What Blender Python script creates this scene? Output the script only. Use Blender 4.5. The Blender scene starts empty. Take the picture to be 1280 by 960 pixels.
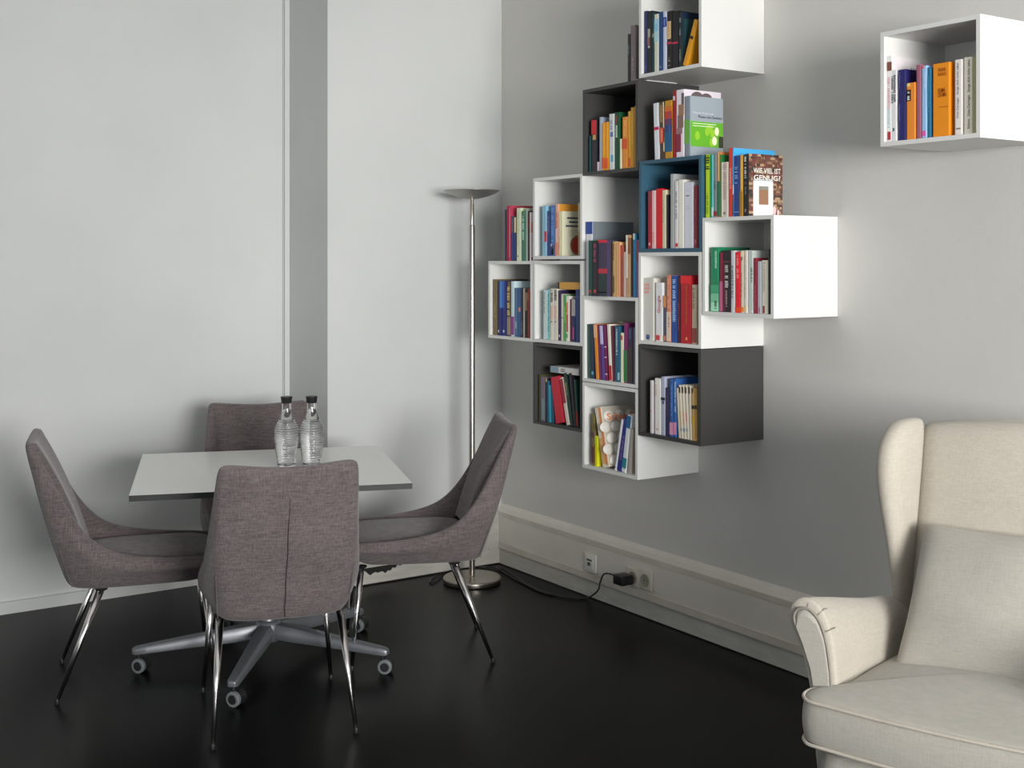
import bpy, bmesh, math, random
from mathutils import Vector, Matrix
random.seed(7)
PI = math.pi
C = bpy.context.scene.collection
# ---------------------------------------------------------------- camera calibration (1280x960)
F, CX, CY, TH, H = 1529.15, 640.0, 325.9, 0.592, 1.4955
SN, CS = math.sin(TH), math.cos(TH)
W = 3.35            # right wall plane
FR = W - 0.3174     # front plane of the wall cubes
YB, YC = 5.505, 5.075   # recessed back wall, projecting corner block
XC = 2.404           # left side of the corner block
HC = 3.1            # ceiling
def LD(l, d, z=0.0): return Vector((l*CS + d*SN, -l*SN + d*CS, z))
def onX(px, py, X):
    l = (px-CX)/F; d = X/(l*CS+SN)
    return d*(-l*SN+CS), H-(py-CY)/F*d
def onZ(px, py, z=0.0):
    d = F*(H-z)/(py-CY); return LD((px-CX)/F*d, d, z)

# ---------------------------------------------------------------- materials
_m = {}
def lin(c): return tuple(((v/255)/12.92 if v/255 <= .04045 else ((v/255+.055)/1.055)**2.4) for v in c)
def mat(name, rgb, rough=.6, metal=0, spec=.5, build=None, **kw):
    if name in _m: return _m[name]
    m = bpy.data.materials.new(name); m.use_nodes = True
    b = m.node_tree.nodes['Principled BSDF']
    b.inputs['Base Color'].default_value = (*rgb, 1)
    b.inputs['Roughness'].default_value = rough; b.inputs['Metallic'].default_value = metal
    b.inputs['Specular IOR Level'].default_value = spec
    for k, v in kw.items(): b.inputs[k.replace('_', ' ')].default_value = v
    if build: build(m.node_tree, b)
    _m[name] = m; return m
def mottled(a, c, scale, bump=0, bscale=200, detail=4, stretch=(1,1,1)):
    def f(nt, b):
        N, L = nt.nodes, nt.links
        tc = N.new('ShaderNodeTexCoord'); mp = N.new('ShaderNodeMapping'); mp.inputs['Scale'].default_value = stretch
        L.new(tc.outputs['Object'], mp.inputs['Vector'])
        n = N.new('ShaderNodeTexNoise'); n.inputs['Scale'].default_value = scale; n.inputs['Detail'].default_value = detail
        L.new(mp.outputs[0], n.inputs['Vector'])
        r = N.new('ShaderNodeValToRGB'); r.color_ramp.elements[0].position = .3; r.color_ramp.elements[1].position = .7
        r.color_ramp.elements[0].color = (*a, 1); r.color_ramp.elements[1].color = (*c, 1)
        L.new(n.outputs['Fac'], r.inputs['Fac']); L.new(r.outputs['Color'], b.inputs['Base Color'])
        if bump:
            n2 = N.new('ShaderNodeTexNoise'); n2.inputs['Scale'].default_value = bscale; n2.inputs['Detail'].default_value = 3
            L.new(tc.outputs['Object'], n2.inputs['Vector'])
            bm = N.new('ShaderNodeBump'); bm.inputs['Strength'].default_value = bump; bm.inputs['Distance'].default_value = .002
            L.new(n2.outputs['Fac'], bm.inputs['Height']); L.new(bm.outputs['Normal'], b.inputs['Normal'])
    return f
def weave(a, c, sc=1.0, contrast=(.36,.64)):
    """slubby cross-woven cloth: two long stretched noises (warp and weft) and a fine grain"""
    def f(nt, b):
        N, L = nt.nodes, nt.links
        tc = N.new('ShaderNodeTexCoord'); outs = []
        for st in ((400, 400, 34), (40, 40, 400)):
            mp = N.new('ShaderNodeMapping'); mp.inputs['Scale'].default_value = tuple(v*sc*.55 for v in st)
            n = N.new('ShaderNodeTexNoise'); n.inputs['Scale'].default_value = 1; n.inputs['Detail'].default_value = 2.5
            L.new(tc.outputs['Object'], mp.inputs['Vector']); L.new(mp.outputs[0], n.inputs['Vector']); outs.append(n.outputs['Fac'])
        big = N.new('ShaderNodeTexNoise'); big.inputs['Scale'].default_value = 9
        L.new(tc.outputs['Object'], big.inputs['Vector'])
        ad = N.new('ShaderNodeMath'); ad.operation = 'ADD'; L.new(outs[0], ad.inputs[0]); L.new(outs[1], ad.inputs[1])
        ml = N.new('ShaderNodeMath'); ml.operation = 'MULTIPLY_ADD'; ml.inputs[1].default_value = .42; L.new(ad.outputs[0], ml.inputs[0])
        m3 = N.new('ShaderNodeMath'); m3.operation = 'MULTIPLY'; m3.inputs[1].default_value = .16
        L.new(big.outputs['Fac'], m3.inputs[0]); L.new(m3.outputs[0], ml.inputs[2])
        r = N.new('ShaderNodeValToRGB'); r.color_ramp.elements[0].position = contrast[0]; r.color_ramp.elements[1].position = contrast[1]
        r.color_ramp.elements[0].color = (*a, 1); r.color_ramp.elements[1].color = (*c, 1)
        L.new(ml.outputs[0], r.inputs['Fac']); L.new(r.outputs['Color'], b.inputs['Base Color'])
        bm = N.new('ShaderNodeBump'); bm.inputs['Strength'].default_value = .35; bm.inputs['Distance'].default_value = .001
        L.new(ml.outputs[0], bm.inputs['Height']); L.new(bm.outputs['Normal'], b.inputs['Normal'])
    return f
M_WALL = mat('back_wall_paint', (.62,.63,.62), .85, spec=.2, build=mottled((.60,.615,.605), (.66,.67,.66), 1.3, .25, 90))
M_WALLR = mat('side_wall_paint', (.5,.5,.48), .85, spec=.2, build=mottled((.60,.59,.565), (.66,.65,.625), 1.1, .3, 80))
M_CEIL = mat('ceiling_paint', (.6,.6,.59), .9)
def floor_nodes(nt, b):
    N, L = nt.nodes, nt.links
    tc = N.new('ShaderNodeTexCoord'); n = N.new('ShaderNodeTexNoise'); n.inputs['Scale'].default_value = 1.6; n.inputs['Detail'].default_value = 2
    L.new(tc.outputs['Object'], n.inputs['Vector'])
    r = N.new('ShaderNodeMapRange'); r.inputs['To Min'].default_value = .26; r.inputs['To Max'].default_value = .34
    L.new(n.outputs['Fac'], r.inputs['Value']); L.new(r.outputs[0], b.inputs['Roughness'])
    n2 = N.new('ShaderNodeTexNoise'); n2.inputs['Scale'].default_value = 260
    L.new(tc.outputs['Object'], n2.inputs['Vector'])
    bm = N.new('ShaderNodeBump'); bm.inputs['Strength'].default_value = .06; bm.inputs['Distance'].default_value = .001
    L.new(n2.outputs['Fac'], bm.inputs['Height']); L.new(bm.outputs['Normal'], b.inputs['Normal'])
M_FLOOR = mat('black_floor', (.005,.005,.005), .3, spec=.10, build=floor_nodes)
M_TRUNK = mat('cable_duct_paint', (.5,.47,.42), .6, build=mottled((.72,.68,.615), (.78,.74,.675), 5))
M_TRUNK2 = mat('cable_duct_top_paint', (.5,.46,.39), .7, build=mottled((.60,.555,.48), (.70,.65,.58), 7))
M_BASE = mat('skirting_paint', (.5,.49,.45), .6, build=mottled((.5,.49,.44), (.6,.59,.54), 8, stretch=(1,1,5)))
M_GAP = mat('shadow_gap', (.02,.02,.018), .9)
M_WHITE = mat('white_lacquer', (.80,.80,.78), .4, build=mottled((.735,.735,.715), (.755,.755,.735), 3))
M_GREY = mat('dark_grey_lacquer', (.050,.049,.048), .5)
M_BLUE = mat('petrol_blue_lacquer', (.035,.105,.165), .45)
M_CHAIR = mat('mauve_grey_tweed', (.2,.17,.17), .95, spec=.15, build=weave((.088,.073,.073), (.185,.157,.154), 1.25), Sheen_Weight=.25)
M_SEAM = mat('dark_seam_thread', (.045,.037,.037), .9)
M_CHROME = mat('chrome', (.78,.75,.75), .2, 1)
M_RUB = mat('black_rubber', (.012,.012,.013), .5)
M_ALU = mat('grey_cast_metal', (.23,.24,.26), .42, .6)
M_RING = mat('grey_tyre', (.16,.175,.18), .5)
M_STEEL = mat('brushed_steel', (.45,.41,.37), .3, 1)
M_TOP = mat('white_laminate', (.62,.625,.60), .28, build=mottled((.80,.805,.775), (.82,.825,.795), 2))
M_EDGE = mat('black_edge', (.009,.010,.011), .5)
M_GLASS = mat('clear_glass', (1,1,1), .01, Transmission_Weight=1.0, IOR=1.45)
M_WATER = mat('water', (1,1,1), 0, Transmission_Weight=1.0, IOR=1.33)
M_CAP = mat('black_plastic', (.01,.01,.011), .35)
M_LINEN = mat('beige_linen', (.6,.56,.49), .95, spec=.15, build=weave((.435,.395,.335), (.515,.475,.41), 1.5), Sheen_Weight=.2)
M_LINEN2 = mat('grey_beige_linen', (.55,.53,.48), .95, spec=.15, build=weave((.375,.355,.315), (.45,.425,.38), 1.5), Sheen_Weight=.2)
M_WOOD = mat('dark_wood', (.05,.03,.02), .5)
M_PLATE = mat('cream_plastic', (.66,.64,.55), .4)
M_PLATE2 = mat('white_plastic', (.78,.77,.72), .35)
M_PAGES = mat('page_edges', (.72,.69,.60), .9)

# ---------------------------------------------------------------- mesh helpers
def obj(name, bm, m, parent=None, smooth=False, sub=0, bevel=0):
    me = bpy.data.meshes.new(name); bmesh.ops.recalc_face_normals(bm, faces=bm.faces); bm.to_mesh(me); bm.free()
    for x in (m if isinstance(m, (list, tuple)) else [m]): me.materials.append(x)
    if smooth:
        for p in me.polygons: p.use_smooth = len(p.vertices) < 6
    o = bpy.data.objects.new(name, me); C.objects.link(o)
    if parent: o.parent = parent
    if bevel:
        b = o.modifiers.new('b', 'BEVEL'); b.width = bevel; b.segments = 3; b.limit_method = 'ANGLE'
        for p in me.polygons: p.use_smooth = True
        b.harden_normals = False
    if sub:
        s = o.modifiers.new('s', 'SUBSURF'); s.levels = s.render_levels = sub
    return o
def tag(o, label=None, cat=None, group=None, kind=None):
    for k, v in (('label', label), ('category', cat), ('group', group), ('kind', kind)):
        if v: o[k] = v
    return o
def empty(name, loc, rz=0):
    o = bpy.data.objects.new(name, None); C.objects.link(o); o.location = loc; o.rotation_euler = (0,0,rz); o.empty_display_size = .1
    return o
def box(bm, x0, x1, y0, y1, z0, z1, mi=0):
    v = [bm.verts.new((x, y, z)) for x in (x0, x1) for y in (y0, y1) for z in (z0, z1)]
    for q in ((0,1,3,2), (4,6,7,5), (0,4,5,1), (2,3,7,6), (0,2,6,4), (1,5,7,3)):
        bm.faces.new([v[i] for i in q]).material_index = mi
def lathe(bm, prof, n=48, c=(0,0)):
    rings = []
    for r, z in prof:
        if r < 1e-5: rings.append([bm.verts.new((c[0], c[1], z))])
        else: rings.append([bm.verts.new((c[0]+r*math.cos(2*PI*k/n), c[1]+r*math.sin(2*PI*k/n), z)) for k in range(n)])
    for a, b in zip(rings, rings[1:]):
        for k in range(n):
            k2 = (k+1) % n
            if len(a) == 1 and len(b) == 1: continue
            if len(a) == 1: bm.faces.new([a[0], b[k2], b[k]])
            elif len(b) == 1: bm.faces.new([a[k], a[k2], b[0]])
            else: bm.faces.new([a[k], a[k2], b[k2], b[k]])
def tube(bm, pts, rad, n=12, cap=True):
    pts = [Vector(p) for p in pts]; rad = rad if isinstance(rad, (list, tuple)) else [rad]*len(pts)
    up = None; rings = []
    for i, p in enumerate(pts):
        t = (pts[min(i+1, len(pts)-1)]-pts[max(i-1, 0)]).normalized()
        if up is None:
            up = Vector((0,0,1)) if abs(t.z) < .9 else Vector((1,0,0))
        s = t.cross(up).normalized(); up = s.cross(t).normalized()
        rings.append([bm.verts.new(p+rad[i]*(math.cos(2*PI*k/n)*s+math.sin(2*PI*k/n)*up)) for k in range(n)])
    for a, b in zip(rings, rings[1:]):
        for k in range(n): bm.faces.new([a[k], a[(k+1)%n], b[(k+1)%n], b[k]])
    if cap: bm.faces.new(rings[0][::-1]); bm.faces.new(rings[-1])
def spline(pts, n=8):
    pts = [Vector(p) for p in pts]; P = [pts[0]]+pts+[pts[-1]]; out = []
    for i in range(1, len(P)-2):
        for k in range(n):
            t = k/n; a, b, c, d = P[i-1], P[i], P[i+1], P[i+2]
            out.append(.5*((2*b)+(c-a)*t+(2*a-5*b+4*c-d)*t*t+(3*b-a-3*c+d)*t**3))
    out.append(pts[-1]); return out
def loft(bm, loops, cap=True, closed=True):
    R = [[bm.verts.new(p) for p in lp] for lp in loops]; n = len(R[0])
    for a, b in zip(R, R[1:]):
        for k in range(n if closed else n-1): bm.faces.new([a[k], a[(k+1)%n], b[(k+1)%n], b[k]])
    if cap: bm.faces.new(R[0][::-1]); bm.faces.new(R[-1])
    return R
def B(): return bmesh.new()
def copy_tree(o, parent=None):
    c = o.copy(); C.objects.link(c); c.parent = parent
    for ch in list(o.children): copy_tree(ch, c)
    return c
def struct(name, bm, m, **k): return tag(obj(name, bm, m, **k), kind='structure')

# ---------------------------------------------------------------- room
XL, YF = -3.6, -3.2
bm = B(); box(bm, XL-.1, W+.1, YF-.1, YB+.1, -.1, 0); struct('floor', bm, M_FLOOR)
bm = B(); box(bm, XL-.1, W+.1, YF-.1, YB+.1, HC, HC+.1); struct('ceiling', bm, M_CEIL)
bm = B(); box(bm, XL-.1, XC+.1, YB, YB+.1, 0, HC); struct('wall_back', bm, M_WALL)
bm = B(); box(bm, XC, W, YC, YB+.1, 0, HC); struct('wall_corner', bm, [M_WALL])
bm = B(); box(bm, W, W+.1, YF, YB+.1, 0, HC); struct('wall_right', bm, M_WALLR)
bm = B(); box(bm, XL-.1, XL, YF, YB+.1, 0, HC); struct('wall_left', bm, M_WALL)
# rear wall (behind the photographer) with a wide band of windows
bm = B(); y0, y1 = YF-.1, YF
box(bm, XL, W, y0, y1, 0, .75); box(bm, XL, W, y0, y1, 2.85, HC)
for a, b in ((XL, -2.3), (-.35, -.05), (3.15, W)): box(bm, a, b, y0, y1, .75, 2.85)
struct('wall_front', bm, M_WALL)
for i, (a, b) in enumerate(((-2.3, -.35), (-.05, 3.15))):
    bm = B()
    for u in (a, (a+b)/2-.03, b-.06): box(bm, u, u+.06, y0, y1-.02, .75, 2.85)
    for z in (.75, 2.79): box(bm, a+.06, b-.06, y0+.01, y1-.03, z, z+.06)
    struct('window_%d' % (i+1), bm, M_WHITE)
# shadow joint and narrow board where the recessed wall meets the block
bm = B(); box(bm, XC-.026, XC-.001, YB-.010, YB, 0, HC); box(bm, XC-.034, XC-.030, YB-.003, YB, 0, HC, 1)
struct('trim_1', bm, [M_WALL, mat('joint_grey', (.42,.42,.42), .9)])
# cable duct and skirting along the right wall, returning on the block
TZ0, TZ1 = .082, .262
bm = B(); loft(bm, [[(W-.001, y, TZ1+.03), (W-.012, y, TZ1+.012), (W-.04, y, TZ1), (W-.04, y, TZ0), (W-.001, y, TZ0)] for y in (YF, YC)]); 
tr = struct('trim_2', bm, M_TRUNK)
bm = B(); box(bm, W-.0425, W-.0398, YF, YC-.04, TZ0, TZ0+.03); box(bm, W-.0425, W-.0398, YF, YC-.04, TZ1-.022, TZ1-.001); obj('lip', bm, M_TRUNK2, tr)
bm = B(); box(bm, W-.032, W-.001, YF, YC, .004, TZ0-.004, 0); box(bm, W-.026, W-.002, YF, YC, TZ0-.004, TZ0, 1); box(bm, W-.030, W-.002, YF, YC, 0, .004, 1)
struct('baseboard_right', bm, [M_BASE, M_GAP])
bm = B(); box(bm, XC+.12, W-.04, YC-.035, YC-.001, TZ0, TZ1, 0); struct('trim_3', bm, M_BASE)
# skirting with flaked, torn upper edge on the block
bm = B(); xs = [XC+.01+k*(W-.03-XC-.01)/70 for k in range(71)]; y = YC-.028
tops = []
rr = random.Random(3)
for k, x in enumerate(xs):
    u = k/70; base = .074 if u < .10 else (.066 if u < .2 else (.050 if u < .33 else (.068 if u < .42 else .086)))
    tops.append(min(.081, base+rr.uniform(-.009, .008)))
loft(bm, [[(x, y, .006), (x, y, t_), (x, y+.003, t_), (x, y+.003, .006)] for x, t_ in zip(xs, tops)])
bb = struct('baseboard_back', bm, M_BASE)
bm = B(); box(bm, XC+.005, W-.03, YC-.024, YC-.001, 0, TZ0-.001); obj('shade_backing', bm, M_GAP, bb)  # black strip painted as the shade behind the torn edge
bm = B(); box(bm, XC-.028, XC-.001, YC-.028, YB-.03, .0, .09); box(bm, XL, XC-.03, YB-.018, YB-.001, .0, .05); struct('baseboard_left', bm, M_WALL)

# ---------------------------------------------------------------- wall cubes
T = .0135; D_ = W-FR
CUBES = {  # left edge Y, bottom z, colour, label
 'A': (3.634, 2.197, M_WHITE, 'white open cube shelf at the very top, jutting above the blue cube'),
 'B': (3.991, 1.843, M_GREY, 'dark grey open cube shelf high up, holding yellow and green books'),
 'C': (3.634, 1.528, M_BLUE, 'petrol blue open cube shelf, the only blue one'),
 'D': (3.279, 1.300, M_WHITE, 'white open cube shelf with a brick pattern book cover standing on top'),
 'E': (4.346, 1.502, M_WHITE, 'white open cube shelf, upper of two stacked left of the dark grey cube'),
 'F': (4.704, 1.144, M_WHITE, 'white open cube shelf at the far left of the cluster, beside the lamp'),
 'G': (4.346, 1.145, M_WHITE, 'white open cube shelf directly above the lower left dark grey cube'),
 'H': (4.346, .792, M_GREY, 'dark grey open cube shelf at lower left, holding leaning red books'),
 'J': (3.993, 1.003, M_WHITE, 'white open cube shelf holding leaning purple and orange books'),
 'K': (3.993, .650, M_WHITE, 'lowest white open cube shelf, holding an egg cover book'),
 'L': (3.636, 1.177, M_WHITE, 'white open cube shelf between the blue cube and the dark grey cube'),
 'M': (3.637, .824, M_GREY, 'dark grey open cube shelf at lower right with a wide bare side'),
 'N': (2.484, 1.845, M_WHITE, 'white open cube shelf hanging alone at far right of the wall')}
for k, (yl, zb, m, lab) in CUBES.items():
    s = .35; yr = yl-s; bm = B(); g = .0
    box(bm, FR, W-.001, yr, yr+T, zb, zb+s); box(bm, FR, W-.001, yl-T, yl, zb, zb+s)
    box(bm, FR, W-.001, yr+T, yl-T, zb, zb+T); box(bm, FR, W-.001, yr+T, yl-T, zb+s-T, zb+s)
    bmesh.ops.remove_doubles(bm, verts=bm.verts, dist=1e-5)
    o = obj('cube_shelf', bm, m); tag(o, lab, 'shelf', 'cube shelves mounted on the grey wall')
    bm = B(); box(bm, W-.022, W-.014, yr+T, yl-T, zb+T, zb+s-T); obj('back_panel', bm, m, o)

# ---------------------------------------------------------------- books
def bc(c, g=1.3):
    l = lin(c); g = min(g, .86/max(max(l), .01)); return tuple(v*g for v in l)
def bmat(c, g=1.3, rough=.45): return mat('ink_%02x%02x%02x_%d' % (*c, g*10), bc(c, g), rough)
def text_mesh(name, s, m, parent, origin, xdir, ydir, length, height):
    cu = bpy.data.curves.new(name, 'FONT'); cu.body = s; cu.align_x = 'LEFT'; cu.size = 1; cu.resolution_u = 2; cu.space_line = .9; cu.offset = .010
    t = bpy.data.objects.new(name, cu); C.objects.link(t)
    dg = bpy.context.evaluated_depsgraph_get(); me = bpy.data.meshes.new_from_object(t.evaluated_get(dg)); C.objects.unlink(t); bpy.data.objects.remove(t)
    xs = [v.co.x for v in me.vertices]; ys = [v.co.y for v in me.vertices]
    w, h = max(xs)-min(xs), max(ys)-min(ys); x0, y0 = min(xs), min(ys)
    X, Y = Vector(xdir), Vector(ydir); O = Vector(origin)
    for v in me.vertices: v.co = O+X*((v.co.x-x0)/w*length)+Y*((v.co.y-y0)/h*height)
    me.materials.append(m); o = bpy.data.objects.new(name, me); C.objects.link(o); o.parent = parent; return o
ORD = ['leftmost', 'second', 'third', 'fourth', 'fifth', 'sixth', 'seventh', 'eighth', 'ninth', 'tenth', 'eleventh', 'twelfth', 'thirteenth', 'fourteenth', 'fifteenth', 'sixteenth']
made = []
def book(tr, zf, lim, where, group, i, xl, xr, yt, col, desc, lean=0, back=0, d=None, bands=(), mk=None, tx=None, cover=None, art=None, setb=.012, pages=None, mk2=None):
    zx, zy, zs = tr; X = FR+setb+back
    px = lambda v: zx+v/zs
    py = lambda v: zy+v/zs
    yl, _ = onX(px(xl), 0, X); yr, _ = onX(px(xr), 0, X)
    sh = min(0, lim[0]-yl)+max(0, lim[1]-yr)
    if sh and abs(sh) < .2: yl += sh; yr += sh; yl = min(yl, lim[0]); yr = max(yr, lim[1])
    xm = (xl+xr)/2+lean
    ym, zt = onX(px(xm), py(yt), X); yb = (yl+yr)/2; ym += sh
    w = max(.003, yl-yr-.0006); hv = zt-zf
    a = math.atan2(yb-ym, hv); h = hv/math.cos(a)-abs(w*math.sin(a))*.5
    w *= math.cos(a)
    if d is None: d = min(.19, max(.11, h*.68))
    t = min(.002, w*.2); bw = w/2; bm = B()
    r = min(.004, w*.28)
    prof = [(r*.0+.0, bw-r), (0, -bw+r), (r*.5, -bw), (d, -bw), (d, -bw+t), (t+r*.5, -bw+t), (t+r*.5, bw-t), (d, bw-t), (d, bw), (r*.5, bw)]
    loft(bm, [[(x, y, z) for x, y in prof] for z in (0, h)], cap=True)
    m = bmat(col); ms = [m] if cover is None else [m, bmat(cover, 1.15)]
    if cover is not None:
        for f in bm.faces:
            if f.calc_center_median().y < -bw+t*.5 and abs(f.normal.y) > .9 and f.calc_center_median().x > r: f.material_index = 1
        bm.normal_update()
        for f in bm.faces:
            if f.normal.y < -.9 or f.normal.y > .9:
                if abs(f.calc_center_median().y+bw) < t*.6: f.material_index = 1
    o = obj('book', bm, ms)
    o.location = (X, yb, zf+.0004+abs(math.sin(a))*bw); o.rotation_euler = (a, 0, 0)
    bm = B(); box(bm, t+r*.5+.0004, d-.004, -bw+t+.0002, bw-t-.0002, .003, h-.003); obj('page_block', bm, pages or M_PAGES, o)
    def zz(v):
        _, z = onX(px(xm), py(v), X); return max(.0005, min(h-.0005, z-zf))
    for bnd in bands:
        v0, v1, c = bnd[:3]; u0, u1 = (bnd[3], bnd[4]) if len(bnd) > 3 else (0, 1)
        bm = B(); z1, z0 = zz(v0), zz(v1); ya, yc = bw-r*.3-(w-.6*r)*u0, bw-r*.3-(w-.6*r)*u1
        box(bm, -.0006, .0008, yc, ya, z0, z1); obj('spine_label', bm, bmat(c), o)
    for q in (mk, mk2):
        if not q: continue
        v0, v1, c = q[:3]; u0, u1 = (q[3], q[4]) if len(q) > 3 else (.3, .7)
        z1, z0 = zz(v0), zz(v1); bm = B(); z = z0; rr = random.Random(i*31+int(xl)+int(v0))
        hh = max(.0022, w*(u1-u0)*.30)
        while z < z1:
            l = hh*rr.uniform(.5, 1.1)
            if rr.random() < .85: box(bm, -.0011, -.0003, bw-w*u1+w*(u1-u0)*rr.uniform(0, .25), bw-w*u0, z, min(z+l, z1))
            z += l+hh*.45
        if len(bm.verts): obj('title', bm, bmat(c), o)
        else: bm.free()
    if tx:
        s, v0, v1, c, u0, u1 = tx; z1, z0 = zz(v0), zz(v1)
        text_mesh('title', s, bmat(c), o, (-.0012, bw-w*u1, z0), (0,0,1), (0,1,0), z1-z0, w*(u1-u0))
    if art: art(o, -bw-.0006, d, h)
    lab = desc+((' '+where) if i < 0 else ', %s %s' % ((ORD[i]+' from left') if i else 'leftmost', where))
    if len(lab.split()) > 16: print('LONG', len(lab.split()), lab)
    tag(o, lab, 'book', group)
    made.append(o); return o

def quad(o, name, y, x0, x1, z0, z1, c, e=0, g=1.15):
    bm = B(); v = [bm.verts.new(p) for p in ((x0, y-e, z0), (x1, y-e, z0), (x1, y-e, z1), (x0, y-e, z1))]; bm.faces.new(v)
    return obj(name, bm, bmat(c, g), o)
def blobs(o, name, y, lst, c, e=0, g=1.15):
    for i, (x, z, rx, rz) in enumerate(lst):
        bm = B(); bm.faces.new([bm.verts.new((x+rx*math.cos(2*PI*k/20), y-e-.00004*i, z+rz*math.sin(2*PI*k/20))) for k in range(20)])
        obj(name, bm, bmat(c, g), o)
def art_silver(o, y, d, h):
    quad(o, 'cover_photo', y, .004, d-.001, h*.17, h*.585, (96,168,40))
    rr = random.Random(5)
    blobs(o, 'leaf_shape', y, [(d*(.2+.5*rr.random()), h*(.22+.28*rr.random()), .012, .016) for _ in range(6)], (140,190,45), .0004)
    quad(o, 'dark_corner', y, d*.86, d-.001, h*.17, h*.36, (52,54,40), .0006)
    blobs(o, 'flower', y, [(d*.80, h*.44, .011, .016), (d*.73, h*.28, .012, .017)], (226,226,190), .0009)
    text_mesh('cover_title', 'Planen des Denkens', bmat((70,74,84), 1), o, (d*.24, y-.0006, h*.645), (1,0,0), (0,0,1), d*.72, .010)
    text_mesh('cover_subtitle', 'Theorie, Praxis und', bmat((225,228,232), 1), o, (d*.08, y-.0006, h*.71), (1,0,0), (0,0,1), d*.6, .007)
    for k in range(2): quad(o, 'caption_line', y, d*.07, d*(.78-.06*k), h*(.545-.04*k), h*(.557-.04*k), (225,240,200), .0007)
def art_genug(o, y, d, h):
    cols = [(88,62,50), (140,110,88), (120,74,62), (60,50,46), (168,140,110), (104,60,52)]
    rr = random.Random(2); n = 26
    for k, c in enumerate(cols):
        bm = B()
        for r in range(n):
            x = .001
            while x < d-.004:
                l = rr.uniform(.008, .03)
                if rr.randrange(6) == k:
                    x2 = min(d-.001, x+l); z = h*r/n+.0008
                    bm.faces.new([bm.verts.new(p) for p in ((x, y-.0002-k*.00003, z), (x2, y-.0002-k*.00003, z), (x2, y-.0002-k*.00003, z+h/n*1.1), (x, y-.0002-k*.00003, z+h/n*1.1))])
                x += l*.7
        obj('cover_collage', bm, bmat(c, 1.1), o)
    quad(o, 'white_house_shape', y, d*.13, d*.71, .002, h*.60, (244,246,246), .0006)
    quad(o, 'picture_window', y, d*.29, d*.57, h*.19, h*.47, (142,104,78), .0010)
    quad(o, 'picture_window_top', y, d*.29, d*.57, h*.43, h*.49, (128,128,118), .0013)
    w = bmat((240,238,228), 1.15)
    text_mesh('cover_title', 'WIE VIEL IST', w, o, (d*.13, y-.0014, h*.70), (1,0,0), (0,0,1), d*.80, h*.085)
    text_mesh('cover_title', 'GENUG?', bmat((236,232,226), 1.15), o, (d*.14, y-.0014, h*.585), (1,0,0), (0,0,1), d*.78, h*.085)
    quad(o, 'title_shadow', y, d*.13, d*.71, h*.575, h*.605, (150,160,170), .0011)
    blobs(o, 'pale_figure', y, [(d*.75, h*.10, .008, .016), (d*.86, h*.07, .006, .010)], (226,180,180), .0008)
def art_seal(o, y, d, h):
    blobs(o, 'seal_ring', y, [(d*.48, h*.24, .042, .042)], (150,110,90), .0002, 1.0)
    blobs(o, 'seal', y, [(d*.48, h*.24, .034, .034)], (178,62,44), .0005, 1.0)
    for k, (a, b) in enumerate(((.14,.62), (.2,.66), (.1,.6))): quad(o, 'title_line', y, d*a, d*b, h*(.83-.09*k), h*(.87-.09*k), (74,80,96), .0003, 1.0)
    for k in range(3): quad(o, 'caption_line', y, d*.2, d*.6, h*(.56-.05*k), h*(.567-.05*k), (130,130,120), .0003, 1.0)
def art_eggs(o, y, d, h):
    rr = random.Random(11); L = []
    for r in range(5):
        for c in range(5): L.append((d*(.13+.235*c-(.11 if r % 2 else 0)), h*(.10+.185*r), d*.108, h*.088))
    L = [q for q in L if q[0]+q[2] < d-.001 and q[1]+q[3] < h-.002]
    bm = B()
    for x, z, rx, rz in L:
        n = 20; ring = [bm.verts.new((x+rx*math.cos(2*PI*k/n), y-.0002, z+rz*math.sin(2*PI*k/n))) for k in range(n)]
        c = bm.verts.new((x, y-.006, z)); r2 = [bm.verts.new((x+.6*rx*math.cos(2*PI*k/n), y-.0045, z+.6*rz*math.sin(2*PI*k/n))) for k in range(n)]
        for k in range(n): bm.faces.new([ring[k], ring[(k+1)%n], r2[(k+1)%n], r2[k]]); bm.faces.new([r2[k], r2[(k+1)%n], c])
    obj('egg_picture', bm, bmat((206,202,194), 1.2), o, smooth=True)
    text_mesh('cover_title', 'Schlagfertig', bmat((222,120,60), 1.2), o, (d*.07, y-.0075, h*.73), (1,0,0), (0,0,1), d*.9, h*.15)
def art_binder(o, y, d, h): pass
def art_white(o, y, d, h):
    text_mesh('cover_title', 'SANNE P.', bmat((120,126,140), 1.1), o, (d*.40, y-.0006, h*.84), (1,0,0), (0,0,1), d*.42, .012)
def art_sky(o, y, d, h):
    text_mesh('cover_title', 'DE CARE', bmat((40,110,160), 1.1), o, (d*.30, y-.0006, h*.90), (1,0,0), (0,0,1), d*.4, .009)
def art_teal(o, y, d, h):
    quad(o, 'cover_band', y, .003, d-.001, h*.90, h*.99, (22,40,70), .0003)
    bm = B(); v = [bm.verts.new(p) for p in ((.01, y-.0004, h*.25), (d*.9, y-.0004, h*.45), (d*.9, y-.0004, h*.88), (.01, y-.0004, h*.88))]; bm.faces.new(v)
    obj('cover_picture', bm, bmat((40,78,84), 1.1), o)

def row(tr, cube, top, where, group, items):
    yl, zb, m, _ = CUBES[cube]; zf = zb+.35 if top else zb+T
    lim = (yl-.002, 4.3485 if cube == 'F' else -9) if top else (yl-T-.001, yl-.35+T+.001)
    fr_ = sorted([q for q in items if not q[5].get('back')], key=lambda q: q[0])
    for i, it in enumerate(fr_): book(tr, zf, lim, where, group, i, *it[:5], **it[5])
    for it in items:
        if it[5].get('back'): book(tr, zf, lim, where, group, -1, *it[:5], **it[5])

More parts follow.
